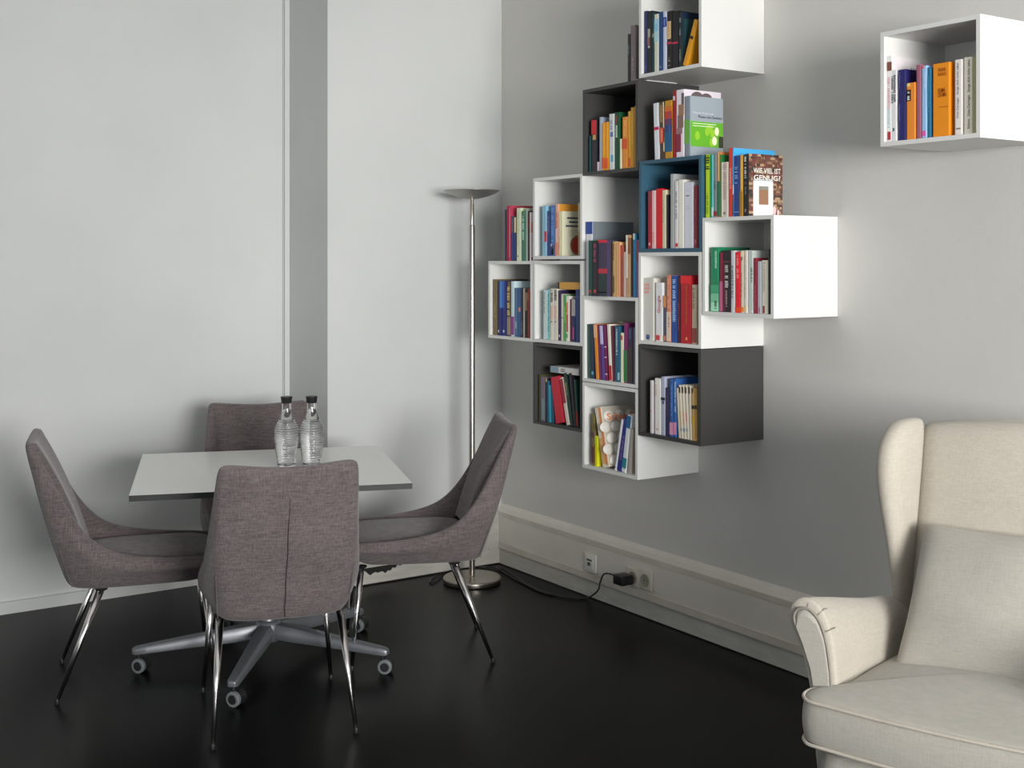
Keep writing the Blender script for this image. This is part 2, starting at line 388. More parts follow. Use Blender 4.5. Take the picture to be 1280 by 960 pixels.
def flat(tr, cube, xl, xr, yt, yb, col, col2, lab, group):
    zx, zy, zs = tr; X = FR+.016; yl_, zb_, _, _ = CUBES[cube]
    y1, z1 = onX(zx+xl/zs, zy+yt/zs, X); y0, _ = onX(zx+xr/zs, zy+yt/zs, X); _, z0 = onX(zx+(xl+xr)/2/zs, zy+yb/zs, X)
    _, z1 = onX(zx+(xl+xr)/2/zs, zy+yt/zs, X); y0 = max(y0, yl_-.35+T+.001); d = .15
    bm = B(); t = .0018; loft(bm, [[(X, y, z0), (X+d, y, z0), (X+d, y, z0+t), (X+t, y, z0+t), (X+t, y, z1-t), (X+d, y, z1-t), (X+d, y, z1), (X, y, z1)] for y in (y0, y1)])
    o = tag(obj('book', bm, bmat(col)), lab, 'book', group)
    bm = B(); box(bm, X+t+.0003, X+d-.003, y0+.003, y1-.003, z0+t+.0002, z1-t-.0002); obj('page_block', bm, M_PAGES, o)
    bm = B(); box(bm, X-.0006, X+.0006, y1-(y1-y0)*(.08 if cube == 'G' else .3), y1-.0005, z0+.001, z1-.001); obj('spine_label', bm, bmat(col2), o)
    bm = B(); 
    for k in range(2): box(bm, X-.0008, X+.0004, y0+(y1-y0)*.48, y0+(y1-y0)*.62, z0+(z1-z0)*(.3+.3*k), z0+(z1-z0)*(.42+.3*k))
    if cube == 'H': obj('title', bm, bmat((50,30,34)), o)
    else: bm.free()
    return o
WH = (222,220,214); CR = (205,198,176); BK = (22,22,26)
row((800,0,10.66), 'A', 0, 'in topmost white cube', 'books in the topmost white cube', [
 (47,90,150,(34,40,84),'navy book with faint round emblem',dict(bands=[(880,925,(60,70,130),.3,.8)])),
 (91,158,150,(24,26,32),'black book with beige and pink spine label',dict(bands=[(385,500,(150,148,130),.15,.65),(505,600,(128,84,80),.05,.6),(608,640,(170,165,160),.2,.6)])),
 (160,186,170,(24,60,62),'thin dark teal book',dict(bands=[(450,500,(120,130,120))])),
 (187,247,190,(196,198,182),'cream and light blue book',dict(bands=[(255,420,(128,178,204)),(420,560,(160,190,195))],mk=(265,330,(190,214,224)))),
 (248,302,160,(26,62,108),'dark blue plain book',dict(bands=[(880,905,(120,140,170),.3,.6)])),
 (304,354,155,(196,202,226),'white book with a blue band near the top',dict(bands=[(232,360,(24,50,128))],mk=(250,340,(120,150,210)))),
 (356,424,150,(26,22,22),'black book with large tan label',dict(bands=[(285,520,(200,172,130),.02,.85),(560,590,(176,44,74))],mk=(300,500,(150,120,90),.3,.5),mk2=(770,880,(150,130,120)))),
 (425,508,150,(22,20,22),'black book with thin pink stripe',dict(bands=[(560,585,(176,44,74))],)),
 (512,560,165,(22,34,38),'dark book with teal picture cover',dict(bands=[(240,300,(100,116,120),.2,.7)],cover=(26,48,60),art=art_teal,d=.2,mk=(380,470,(130,140,140)),mk2=(660,820,(120,130,125)))),
 (560,625,262,(204,142,30),'orange yellow book leaning steeply right',dict(lean=160,d=.18,bands=[(455,495,(30,30,36),.1,.9)])),
])
row((720,0,5.333), 'B', 1, 'atop upper dark grey cube', 'books on top of the upper dark grey cube', [
 (342,360,228,(34,38,42),'thin black book standing upright',dict(setb=.02,d=.13,mk=(300,360,(100,140,140)))),
 (362,398,170,(116,104,106),'taller taupe book standing upright',dict(setb=.02,d=.15,mk=(380,470,(150,140,140))))])
row((720,100,8), 'B', 0, 'in upper dark grey cube', 'books in the upper dark grey cube', [
 (128,148,560,(24,70,74),'thin low teal booklet',{}),
 (152,205,400,(36,34,40),'black book with red top',dict(bands=[(402,545,(188,34,44)),(550,600,(190,150,90),.3,.9)])),
 (206,230,820,(190,170,176),'tiny pale pink booklet',{}),
 (231,257,372,(150,158,172),'slim pale grey blue book',dict(d=.17,cover=(140,150,170))),
 (258,290,428,(224,150,32),'orange yellow book with red base',dict(bands=[(780,885,(216,84,36))],mk=(440,760,(240,186,80)))),
 (291,322,420,(232,158,34),'bright yellow book with red base',dict(bands=[(780,885,(220,88,38))])),
 (329,381,340,(196,202,200),'white book with blue motifs',dict(bands=[(520,570,(70,110,160),.3,.8),(750,820,(90,150,180),.4,.9)],mk=(400,500,(110,130,160)))),
 (385,419,325,(24,66,48),'dark green book with red and cream marks',dict(bands=[(360,440,(120,50,44),.3,.8)],mk=(455,575,(200,214,200),.4,.9))),
 (420,434,322,(20,76,46),'slim green book',{}),
 (435,455,590,(216,206,176),'low cream book',{}),
 (461,513,370,(206,130,46),'orange book with red patch',dict(bands=[(590,690,(196,76,36)),(400,470,(220,160,80),.3,.7)],mk=(480,580,(240,190,110)))),
 (516,544,315,(196,142,40),'ochre book with red base',dict(bands=[(780,870,(190,80,50),.3,1)],mk=(380,600,(220,180,80)))),
 (545,581,276,(188,140,42),'tall ochre yellow book',dict(mk=(330,640,(222,184,90)))),
 (582,600,262,(176,128,36),'slim dark ochre book',{})])
def art_port(o, y, d, h):
    blobs(o, 'dark_hair_shape', y, [(d*.35, h*.86, .035, .03), (d*.6, h*.88, .03, .022)], (96,84,86), .0003)
row((800,100,10.667), 'C', 1, 'atop blue cube', 'books on top of the blue cube', [
 (192,262,310,(206,210,216),'white book with a magenta stripe',dict(lean=-20,bands=[(630,672,(178,24,74))],mk=(340,580,(190,196,200),.5,.7))),
 (264,328,292,(70,50,38),'brown book with gold letters and red block',dict(lean=-10,bands=[(640,845,(200,70,50)),(300,960,(220,206,170),.84,1)],mk=(330,560,(170,130,70),.15,.7),mk2=(660,820,(230,150,120)))),
 (330,432,275,(180,130,30),'gold to red to blue shaded book',dict(lean=-5,bands=[(350,420,(190,100,30)),(420,520,(176,52,30)),(520,600,(96,50,84)),(600,700,(40,60,110)),(700,960,(22,84,122))],mk=(440,700,(60,90,150),.55,.8))),
 (433,478,142,(130,22,28),'dark red glossy tall book',dict(bands=[(215,275,(190,180,180),.1,.8)],d=.16)),
 (480,588,130,(216,208,216),'tall white book with a portrait photo wrap',dict(d=.185,cover=(214,206,214),art=art_port,bands=[(330,470,(140,110,84),.3,1),(470,640,(120,96,84),.2,.95),(640,720,(134,104,110),.1,.8),(720,960,(120,36,60),0,.62),(180,330,(90,80,88),.7,1)])),
 (596,668,215,(120,130,142),'silver book with green flower photo cover',dict(d=.165,cover=(146,156,164),art=art_silver,bands=[(530,850,(98,160,60))]))])
row((800,205,8.73), 'C', 0, 'in blue cube', 'books in the blue cube', [
 (82,124,298,(150,28,44),'dark crimson book',dict(bands=[(300,440,(120,50,62),.1,.9),(860,890,(200,160,160),.3,.7)])),
 (126,170,290,(214,180,180),'white and pale pink book',dict(mk=(740,870,(214,120,120)))),
 (172,237,270,(196,16,26),'bright red book',{}),
 (239,284,285,(196,188,158),'cream book with grey lettering',dict(mk=(390,640,(150,146,126),.1,.5))),
 (286,302,335,(24,28,34),'thin black book',{}),
 (328,370,110,(150,152,154),'tall grey book with white page top',dict(d=.22)),
 (374,414,186,(196,194,194),'white book with red foot and grey title',dict(bands=[(865,905,(176,44,44),.3,1)],mk=(300,600,(120,120,128),.4,.85))),
 (415,478,172,(224,222,214),'wide plain white book',dict(d=.17)),
 (480,578,200,(196,198,208),'thick pale grey book with a short black line',dict(bands=[(342,352,(60,64,80),.2,.6),(462,466,(140,140,160),.2,.6),(490,494,(140,140,160),.2,.6),(290,293,(150,150,170),.2,.6)])),
 (586,630,236,(128,30,48),'maroon narrow book',dict(mk=(380,560,(160,70,80)),mk2=(820,870,(190,120,120))))])
row((870,180,10.1), 'D', 1, 'atop white cube right of blue', 'books on top of the white cube beside the blue one', [
 (100,163,136,(178,204,30),'lime yellow book with black lettering',dict(mk=(150,350,(50,66,20),.1,.9),mk2=(620,880,(130,150,30),.3,.7))),
 (165,194,134,(20,120,84),'slim emerald green book',{}),
 (195,217,136,(90,186,184),'slim turquoise book with white foot',dict(bands=[(800,912,(190,206,206))])),
 (222,264,130,(128,128,132),'grey book with red foot',dict(bands=[(850,912,(150,34,36))],mk=(470,590,(90,84,88)))),
 (265,302,100,(176,96,50),'orange topped book, green below',dict(bands=[(105,465,(190,180,110),.3,.7),(475,910,(20,104,74))],d=.2,cover=(190,120,70))),
 (303,318,135,(24,120,62),'thin green book beside a cream one',dict(d=.15,cover=(22,110,50))),
 (320,405,230,(190,180,170),'low cream book with worn spine',dict(bands=[(232,912,(206,204,192),0,.25)],mk=(250,700,(160,140,130),.3,.8),mk2=(850,890,(80,70,70)))),
 (410,462,50,(190,56,46),'tall red book with white capitals',dict(d=.17,tx=('ECONOMICS',310,560,(226,190,184),.28,.78))),
 (464,474,50,(60,160,214),'tall slim sky blue book',dict(d=.205,cover=(64,162,216),art=art_sky,bands=[(520,640,(226,226,230)),(640,730,(120,50,56)),(730,910,(30,40,70))])),
 (475,545,150,(28,58,122),'navy blue book with fine light title',dict(mk=(285,500,(120,150,196),.2,.75),bands=[(855,866,(110,140,190))])),
 (548,588,140,(186,140,54),'golden book',dict(bands=[(600,910,(150,112,30))],mk=(180,560,(226,196,120),.5,.8))),
 (596,664,130,(26,26,28),'black spine book with brick collage cover',dict(d=.167,cover=(100,72,58),art=art_genug,mk=(155,430,(200,200,196),.25,.6),mk2=(470,640,(110,110,110),.3,.6),bands=[(820,860,(110,110,110),.25,.55)]))])
row((880,295,9.144), 'D', 0, 'in white cube right of blue', 'books in the white cube beside the blue one', [
 (76,167,130,(24,124,84),'broad green book fading to pale green',dict(bands=[(560,660,(60,150,110)),(660,760,(110,180,144)),(760,860,(150,206,176))],mk=(170,370,(160,210,186),.55,.8),mk2=(740,830,(40,60,50),.5,.8),cover=(30,118,80))),
 (174,214,190,(112,24,52),'maroon book, pink lower half',dict(bands=[(520,860,(176,90,124))])),
 (217,302,165,(34,26,32),'black book with white double title',dict(bands=[(290,300,(120,60,70)),(310,860,(92,24,46),0,.28)],mk=(320,590,(190,186,184),.3,.72),mk2=(620,810,(150,130,136),.35,.6))),
 (304,352,168,(186,188,190),'pale grey book with dark dots',dict(mk=(330,720,(76,78,88),.25,.7))),
 (355,414,185,(208,24,40),'scarlet book with white lettering',dict(bands=[(815,868,(214,70,26))],mk=(210,500,(236,150,150),.3,.7))),
 (416,452,168,(196,184,164),'cream book with dark motif',dict(bands=[(180,240,(230,214,180)),(240,280,(90,80,70),.3,.7),(815,868,(226,120,40))],mk=(420,700,(160,140,120)))),
 (453,500,165,(206,202,196),'white book with orange flecks',dict(mk=(180,700,(190,170,150),.3,.7),bands=[(800,870,(226,200,140),.2,.8)])),
 (501,560,168,(176,184,180),'wide pale grey green book',dict(mk=(360,530,(90,96,100),.6,.95),d=.17)),
 (563,604,252,(128,28,48),'maroon book among pale ones',dict(mk=(560,840,(170,90,100),.3,.6),d=.2)),
 (608,655,290,(166,170,180),'light blue grey book',dict(bands=[(820,880,(150,100,100),.4,.7)])),
 (657,729,278,(206,202,188),'ivory book with dark red foot mark',dict(bands=[(800,885,(120,30,36),.2,.5)],mk=(300,640,(170,160,140),.3,.6))),
 (731,758,150,(40,44,46),'thin tall black book',dict(mk=(620,780,(90,94,96))))])
row((670,245,12), 'E', 0, 'in upper left white cube', 'books in the upper left white cube', [
 (86,124,152,(126,166,184),'grey blue slim book',{}),
 (125,160,150,(134,186,212),'light blue book with a red oval',dict(bands=[(530,690,(188,24,50),0,.95)])),
 (162,215,226,(30,52,110),'dark blue book with thin title',dict(mk=(300,560,(120,110,150)))),
 (217,284,146,(66,104,162),'blue patterned book with yellow foot',dict(bands=[(720,760,(190,190,220),0,.3),(740,885,(66,62,84),.2,.9),(790,885,(196,204,110),.25,.6)],mk=(180,680,(100,140,190),.2,.8))),
 (288,342,122,(216,170,146),'tall cream and orange book with red letters',dict(d=.2,cover=(206,140,50),bands=[(700,885,(206,130,110)),(500,690,(206,200,196),.1,.6)],mk=(250,480,(200,80,50),.3,.7),mk2=(510,880,(220,150,130),.5,.9))),
 (344,396,230,(196,196,160),'cream book with a red seal cover',dict(d=.17,cover=(206,204,180),art=art_seal,bands=[(232,885,(214,200,176),0,.4)],mk=(500,800,(180,160,130),.15,.4))),
 (628,652,104,(180,174,150),'thin pale book standing alone at the right',dict(d=.1,bands=[(540,885,(170,140,100),.2,.9)]))])
row((625,250,12), 'F', 1, 'atop far left cube', 'books on top of the far left white cube', [
 (66,92,145,(36,44,66),'thin dark navy book',dict(mk=(400,860,(70,80,120)))),
 (95,124,90,(146,30,62),'slim crimson book',{}),
 (125,160,84,(166,54,78),'tall rose red book',dict(bands=[(120,860,(196,110,124),.4,.75)])),
 (165,204,245,(56,58,84),'navy book with dark patterned top',dict(bands=[(500,900,(34,50,116))],mk=(260,480,(110,110,130)))),
 (205,241,258,(60,56,70),'navy book with a beige label',dict(bands=[(262,490,(200,180,150),.2,1),(500,900,(30,44,104))])),
 (246,315,122,(200,206,180),'pale cream green book',dict(d=.17,mk=(180,700,(176,186,150),.3,.6),bands=[(835,855,(60,60,60),.2,.4)])),
 (318,378,165,(58,108,88),'green book with white lettering',dict(bands=[(150,215,(80,130,60),.4,.9)],mk=(240,600,(170,206,186),.25,.75))),
 (380,412,130,(150,160,150),'slim grey green book',{}),
 (414,438,165,(40,30,34),'thin black and maroon book',dict(bands=[(240,420,(110,30,40),.2,.8)])),
 (440,464,185,(214,206,208),'thin white book',{}),
 (465,495,188,(160,150,156),'grey book with rust label, against the next cube',dict(bands=[(330,490,(166,84,66),.05,.95),(860,905,(70,40,46),.1,.9)]))])
row((604,340,11.29), 'F', 0, 'in far left cube', 'books in the far left white cube', [
 (138,194,105,(110,96,60),'olive brown book with speckled spine',dict(mk=(440,640,(150,140,90)))),
 (205,266,125,(20,26,100),'royal blue book with a light blue stripe',dict(bands=[(130,505,(66,126,190),.5,1),(820,855,(200,210,230),.05,.3)])),
 (267,328,128,(24,34,110),'deep blue book with a white dot',dict(bands=[(130,505,(40,90,170),0,.5),(820,855,(200,210,230),.2,.5)])),
 (334,386,135,(84,70,62),'brown book with yellow lettering',dict(bands=[(640,885,(140,120,110))],mk=(210,610,(196,180,110),.1,.8))),
 (390,436,132,(186,206,212),'pale blue book, purple lower half',dict(bands=[(630,888,(124,56,126))])),
 (437,480,226,(70,100,136),'steel blue book',dict(d=.16,bands=[(700,800,(180,190,190),.5,.7)])),
 (481,530,226,(48,76,116),'slate blue book with a small red emblem',dict(bands=[(500,560,(190,120,110),.3,.9)])),
 (531,563,238,(34,40,60),'thin dark book',dict(mk=(700,880,(120,120,130)))),
 (565,579,232,(184,178,160),'very thin cream book',{}),
 (581,618,236,(30,20,22),'black book with tan upper half',dict(bands=[(290,545,(126,106,84))])),
 (619,656,240,(132,34,34),'brick red book',dict(bands=[(300,400,(170,90,60),.1,.6)]))])
row((670,350,12), 'G', 0, 'in white cube left of middle', 'books in the white cube above the lower left dark one', [
 (106,148,152,(186,204,204),'pale grey teal book with fine black title',dict(mk=(180,500,(90,110,110),.3,.6))),
 (150,204,146,(120,176,180),'teal and white book',dict(bands=[(160,880,(196,212,210),0,.45)],mk=(200,860,(60,120,124),.55,.9))),
 (209,265,132,(206,200,188),'cream book, black title, pink block',dict(bands=[(390,590,(204,170,154),.15,.85)],mk=(150,330,(50,46,44),.25,.85),mk2=(610,640,(110,90,80)))),
 (266,324,132,(204,198,186),'matching cream book with pink block',dict(bands=[(390,590,(206,172,156),.15,.85)],mk=(150,330,(50,46,44),.2,.8),mk2=(610,640,(110,90,80)))),
 (329,369,156,(44,34,66),'dark purple book with pale foot mark',dict(bands=[(820,860,(200,190,190),.3,.7)],mk=(560,720,(90,80,110)))),
 (371,406,212,(186,180,168),'plain stone coloured book',dict(bands=[(565,575,(50,50,50))])),
 (408,444,226,(66,146,72),'green book',dict(bands=[(400,640,(140,180,60),.5,.8)])),
 (446,504,242,(216,212,206),'white book with orange red block',dict(bands=[(340,500,(200,130,90),.1,.6),(510,780,(186,60,56),.2,.6),(810,870,(110,150,100),.1,.5)])),
 (505,524,290,(110,26,38),'thin dark red book',{}),
 (526,590,282,(26,38,78),'navy book with grey upper label',dict(bands=[(290,540,(150,150,152),.1,1),(710,890,(190,80,130),.4,.6)])),
 (592,654,142,(28,56,104),'dark blue tall book',dict(bands=[(255,262,(70,100,150))]))])
flat((670,350,12), 'G', 325, 654, 34, 141, (190,140,60), (36,30,26), 'gold and black book lying flat on the upright books in white cube left of middle', 'books in the white cube left of middle')
row((720,260,8), 'J', 1, 'below upper dark grey cube', 'books standing on the middle white cube', [
 (90,158,138,(216,216,222),'white file with blue label and grey side',dict(setb=.015,d=.215,cover=(112,120,126),bands=[(138,262,(26,62,140),0,1)])),
 (121,160,326,(26,66,60),'dark green book with red foot mark',dict(setb=-.012,d=.13,bands=[(820,850,(150,60,50),.2,.8)])),
 (162,216,332,(36,26,34),'black book with pink flecks',dict(setb=-.012,d=.13,mk=(360,540,(150,70,100),.3,.7),bands=[(815,850,(170,70,70),.3,.7)])),
 (219,310,320,(58,50,76),'thick purple book with two red bands',dict(setb=-.008,d=.14,bands=[(320,348,(204,30,56)),(608,656,(176,40,56)),(658,870,(34,48,52)),(840,848,(120,120,120))])),
 (312,344,430,(176,168,166),'low pale grey book',{}),
 (345,359,352,(60,40,36),'thin dark brown book',{}),
 (361,394,336,(180,152,104),'tan book with brown title',dict(mk=(360,520,(110,84,50)),bands=[(680,850,(110,90,60),.3,.8)])),
 (396,440,344,(234,180,130),'peach coloured book',dict(bands=[(350,880,(214,150,110),.75,1)])),
 (441,470,372,(140,74,60),'rust brown book',dict(bands=[(380,500,(190,60,40),.3,.7)])),
 (471,496,440,(186,160,154),'low pinkish grey book',{}),
 (498,544,270,(176,140,104),'cream and brown marbled book',dict(bands=[(272,700,(214,206,190),0,.4),(300,460,(130,70,30),.5,1)])),
 (546,563,300,(46,32,30),'thin black brown book',{}),
 (566,604,256,(36,110,150),'teal blue book with white top label',dict(bands=[(256,318,(196,200,190),.1,.6)])),
 (606,626,320,(150,110,160),'thin lilac and red book',dict(bands=[(330,540,(180,60,80),.2,.8)]))])
row((720,360,7.385), 'J', 0, 'in middle white cube', 'books in the middle white cube', [
 (104,133,335,(40,70,62),'dark green book',dict(lean=-5,mk=(400,700,(60,100,90)))),
 (133,166,335,(28,44,66),'dark navy book with cyan foot',dict(lean=-5,bands=[(770,800,(70,160,180),.3,.9)])),
 (181,212,335,(210,128,40),'orange book with pale peach top',dict(lean=-22,bands=[(340,460,(216,170,130))])),
 (213,234,340,(96,34,84),'slim plum book',dict(lean=-20)),
 (238,268,345,(84,58,130),'violet book with lavender label',dict(lean=-22,bands=[(350,520,(190,184,216),0,.95)])),
 (269,292,345,(104,26,70),'magenta book with white marks',dict(lean=-20,bands=[(540,550,(200,190,200)),(635,645,(200,190,200)),(790,800,(200,190,200))])),
 (306,334,336,(218,212,200),'white book with a red lower end',dict(lean=-24,bands=[(715,850,(178,30,36))])),
 (335,354,350,(90,30,50),'slim dark maroon book',dict(lean=-12)),
 (357,404,354,(30,84,110),'teal book with white title',dict(lean=-3,mk=(370,620,(190,206,200),.35,.6),bands=[(780,850,(150,180,190),.6,.95)])),
 (408,438,415,(206,206,180),'low cream book with red top mark',dict(bands=[(440,480,(180,60,50),.2,.8)])),
 (440,474,325,(118,36,96),'plum book, green below',dict(bands=[(575,865,(44,110,62))],cover=(96,30,80),d=.17)),
 (476,524,365,(44,36,60),'dark aubergine book',dict(bands=[(540,870,(56,46,42))],mk=(380,470,(80,80,130)))),
 (526,546,365,(88,92,120),'slim grey blue book',{}),
 (290,330,302,(206,202,188),'tall white book standing behind',dict(back=.165,d=.11,cover=(206,202,190)))])
row((735,500,10.66), 'K', 0, 'in lowest white cube', 'books in the lowest white cube', [
 (46,84,190,(110,100,60),'brown and olive book',dict(bands=[(430,500,(90,60,74)),(620,840,(96,56,50))],d=.14)),
 (88,128,480,(214,210,30),'short bright yellow book',dict(bands=[(480,600,(190,196,40))])),
 (190,290,100,(226,214,196),'large cream book with eggs on its cover',dict(lean=-112,d=.24,cover=(176,170,158),art=art_eggs,bands=[(105,860,(214,136,80),.55,.85),(500,840,(240,190,130),.1,.55)])),
 (350,376,262,(200,200,206),'white edged thin book leaning right',dict(lean=90,d=.15)),
 (378,438,250,(36,46,120),'cobalt blue book leaning right',dict(lean=100,d=.15,mk=(480,820,(120,90,140),.4,.8))),
 (441,500,205,(200,204,206),'white book with teal ends leaning right',dict(lean=80,d=.15,bands=[(210,380,(34,90,130)),(790,930,(40,120,130))])),
 (524,570,380,(160,152,144),'taupe grey book leaning right',dict(lean=34,d=.15))])
row((660,420,7.68), 'H', 0, 'in lower left dark cube', 'books in the lower left dark grey cube', [
 (101,114,372,(70,66,40),'thin olive book',{}),
 (116,160,396,(104,94,106),'grey mauve book',dict(bands=[(600,800,(100,130,130),.3,.9)])),
 (166,182,410,(38,34,60),'slim dark violet book',dict(bands=[(410,440,(190,170,110),.2,.9)])),
 (184,196,430,(30,90,110),'thin petrol book',{}),
 (198,222,470,(44,136,156),'cyan book',dict(lean=-8)),
 (224,244,460,(30,70,96),'slim dark blue book',dict(lean=-10)),
 (262,345,392,(178,28,48),'thick red book leaning left',dict(lean=-52,d=.15)),
 (366,400,400,(190,182,170),'maroon topped white book leaning left',dict(lean=-70,d=.15,bands=[(405,640,(140,36,52))])),
 (403,430,356,(28,48,42),'dark green book leaning left',dict(lean=-66,d=.15,mk=(440,560,(150,150,90)))),
 (436,462,357,(34,30,36),'black book leaning left',dict(lean=-50,d=.15)),
 (466,486,420,(24,56,50),'bottle green book leaning left',dict(lean=-34,d=.15,bands=[(720,860,(120,24,28))]))])
flat((660,420,7.68), 'H', 214, 486, 303, 363, (186,184,182), (120,140,150), 'white book lying flat on the leaning books in lower left dark cube', 'books in the lower left dark grey cube')
row((790,310,7.38), 'L', 0, 'in white cube under blue', 'books in the white cube under the blue one', [
 (101,196,278,(190,190,184),'wide white book with small navy square',dict(bands=[(800,845,(60,76,120),.25,.6)],mk=(320,420,(206,150,140),.1,.7),cover=(210,206,196),d=.17)),
 (216,284,320,(214,214,216),'white book with red lettering and red square',dict(bands=[(805,852,(190,60,64),.05,.6)],tx=('Google',440,600,(186,66,76),.3,.8))),
 (286,314,440,(70,70,90),'orange topped dark blue book',dict(bands=[(442,550,(200,130,70)),(810,855,(180,110,80))])),
 (316,358,252,(190,120,96),'salmon book with cream lower part',dict(bands=[(590,858,(206,186,168))],mk=(280,570,(214,160,130),.3,.7),mk2=(620,730,(60,50,50),.5,.7))),
 (360,414,256,(32,70,140),'bright blue book with white title',dict(mk=(290,680,(150,180,214),.3,.8))),
 (416,444,266,(60,24,40),'slim dark maroon book',dict(mk=(500,760,(130,60,70)))),
 (446,545,256,(164,22,34),'thick red book with an orange dot',dict(bands=[(258,330,(206,30,34)),(825,850,(220,150,90),.5,.65)],mk=(350,700,(170,84,40),.5,.65))),
 (549,597,340,(176,160,136),'beige book with maroon foot',dict(bands=[(740,875,(136,66,60))],mk=(370,560,(120,110,96),.2,.6)))])
row((800,440,8), 'M', 0, 'in lower right dark cube', 'books in the lower right dark grey cube', [
 (98,129,285,(196,190,194),'slim white book standing apart',dict(bands=[(580,600,(190,130,140),.1,.5)])),
 (145,207,265,(222,220,214),'wide white book',dict(mk=(320,440,(190,160,150),.15,.4),mk2=(765,780,(180,120,110)),d=.17)),
 (209,250,250,(160,164,184),'lavender grey book with black mark',dict(bands=[(455,485,(30,34,50)),(490,520,(60,80,110),.3,.8)])),
 (252,292,360,(40,38,72),'dark indigo book',dict(d=.13,mk=(400,640,(80,60,90)))),
 (294,330,268,(44,84,144),'blue book with pink foot',dict(bands=[(705,828,(200,140,170))],mk=(320,640,(100,140,190),.5,.8))),
 (332,364,268,(42,86,150),'blue book touching cream volumes',dict(bands=[(705,828,(196,130,160))],mk=(300,600,(190,200,210),.5,.8))),
 (382,404,360,(186,176,160),'slim cream volume leaning left',dict(lean=-22)),
 (406,434,330,(200,192,176),'cream volume with black cap mark leaning left',dict(lean=-26,bands=[(350,410,(50,46,44),.2,.8),(760,790,(140,150,160),.1,.8)],mk=(590,720,(190,180,90)))),
 (435,463,330,(198,190,174),'cream volume with blue foot mark leaning left',dict(lean=-25,bands=[(350,412,(50,46,44),.2,.8),(762,795,(110,140,160),.1,.8)],mk=(590,720,(200,150,120)))),
 (464,492,334,(196,190,176),'cream volume with pink dashes leaning left',dict(lean=-22,bands=[(352,414,(50,46,44),.2,.8),(765,798,(150,160,160),.1,.8)],mk=(590,720,(206,130,140)))),
 (493,518,338,(190,184,168),'slim cream volume next to gold ones',dict(lean=-14,bands=[(350,420,(60,54,44),.2,.8)])),
 (520,546,362,(184,148,84),'gold volume',dict(lean=-6,bands=[(360,410,(80,60,40),.2,.8),(535,572,(40,28,20)),(640,720,(190,150,40))])),
 (547,572,366,(176,144,88),'second gold volume at the cube side',dict(lean=-3,bands=[(535,572,(40,28,20))])),
 (170,200,222,(150,150,146),'tall grey book standing behind',dict(back=.175,d=.1,cover=(140,140,136))),
 (262,292,246,(170,170,166),'pale book with blue cover standing behind',dict(back=.145,d=.13,cover=(26,40,84)))])
row((1096,60,7.385), 'N', 0, 'in separate far right cube', 'books in the separate white cube at far right', [
 (79,128,78,(214,214,214),'tall white book with a small portrait photo',dict(d=.215,cover=(214,208,212),art=art_white,bands=[(132,214,(112,62,46),0,.95),(775,850,(150,30,44),.1,.75)],mk=(270,560,(196,140,150),.25,.6),mk2=(560,740,(150,180,190),.25,.6))),
 (131,186,205,(206,204,206),'white book with two black title lines',dict(mk=(260,510,(60,62,72),.1,.42),mk2=(250,500,(60,62,72),.5,.85),bands=[(740,770,(60,100,90),.3,.6)])),
 (195,268,200,(34,32,92),'deep navy blue book',dict(d=.15,cover=(30,28,86),mk=(225,370,(90,90,150),.12,.3),mk2=(520,740,(90,90,150),.12,.3))),
 (271,358,322,(222,134,44),'low orange book with a black label',dict(bands=[(385,490,(20,20,22),.02,.5),(325,355,(206,190,120),.05,.4)],mk=(400,480,(220,220,220),.14,.4))),
 (362,409,155,(146,84,104),'mauve book',{}),
 (411,464,165,(140,178,214),'light blue book with a pink dot',dict(bands=[(765,815,(206,80,150),.1,.8),(170,190,(200,90,90),.1,.5)],mk=(230,370,(190,210,230),.45,.75))),
 (465,500,180,(28,96,130),'teal blue book beside the thick orange one',dict(mk=(260,600,(60,140,170),.3,.5))),
 (514,674,140,(246,150,20),'very thick glossy orange book',dict(d=.18,tx=('RAMA\nDRAMA',340,420,(170,84,10),.42,.9))) ])
for o in made[-1:]:
    for ch in list(o.children):
        if ch.name.startswith('title'): bpy.data.objects.remove(ch)
    # horizontal two-line title, caption line and author line on the thick orange spine
    wv = [v.co for v in o.data.vertices]; bw = max(v.y for v in wv); h = max(v.z for v in wv); ink = bmat((150,70,8), 1)
    for s, z, hh, l in (('RAMA', .60, .010, .75), ('DRAMA', .54, .010, .85), ('FRANK', .885, .008, .8), ('KRAUS', .825, .008, .8)):
        text_mesh('title', s, ink, o, (-.0012, bw*.32, h*z), (0,-1,0), (0,0,1), bw*1.15*l, hh*1.3)
    bm = B(); box(bm, -.001, 0, -bw*.85, bw*.3, h*.40, h*.406); obj('caption_line', bm, ink, o)
row2 = [(296,376,116,(212,206,202),'white book with black lengthwise title',dict(tx=('Dale Carnegie   Sorge dich nicht, lebe!',150,700,(60,58,62),.32,.62),bands=[(800,815,(120,110,110),.2,.8)],d=.15)),
 (385,474,92,(196,190,178),'beige book with large black lengthwise title',dict(tx=('Scherz   Dale Carnegie   Sorge dich nicht, lebe!',120,810,(60,58,58),.48,.86),d=.16)),
 (476,510,92,(166,164,124),'olive cream book against the cube side',dict(d=.15))]
for k, it in enumerate(row2):
    book((1156,60,8), CUBES['N'][1]+T, (CUBES['N'][0]-T-.001, CUBES['N'][0]-.35+T+.001), 'in separate far right cube', 'books in the separate white cube at far right', 8+k, *it[:5], **it[5])
# booklet lying flat on the upper dark grey cube, under the topmost one
bm = B(); box(bm, FR+.045, FR+.2, 3.991-.35+.0, 3.991-.30, 2.1932, 2.1962)
tag(obj('booklet', bm, mat('white_paper', (.75,.75,.73), .8)), 'thin white booklet lying flat between upper dark grey cube and the white one above', 'booklet')

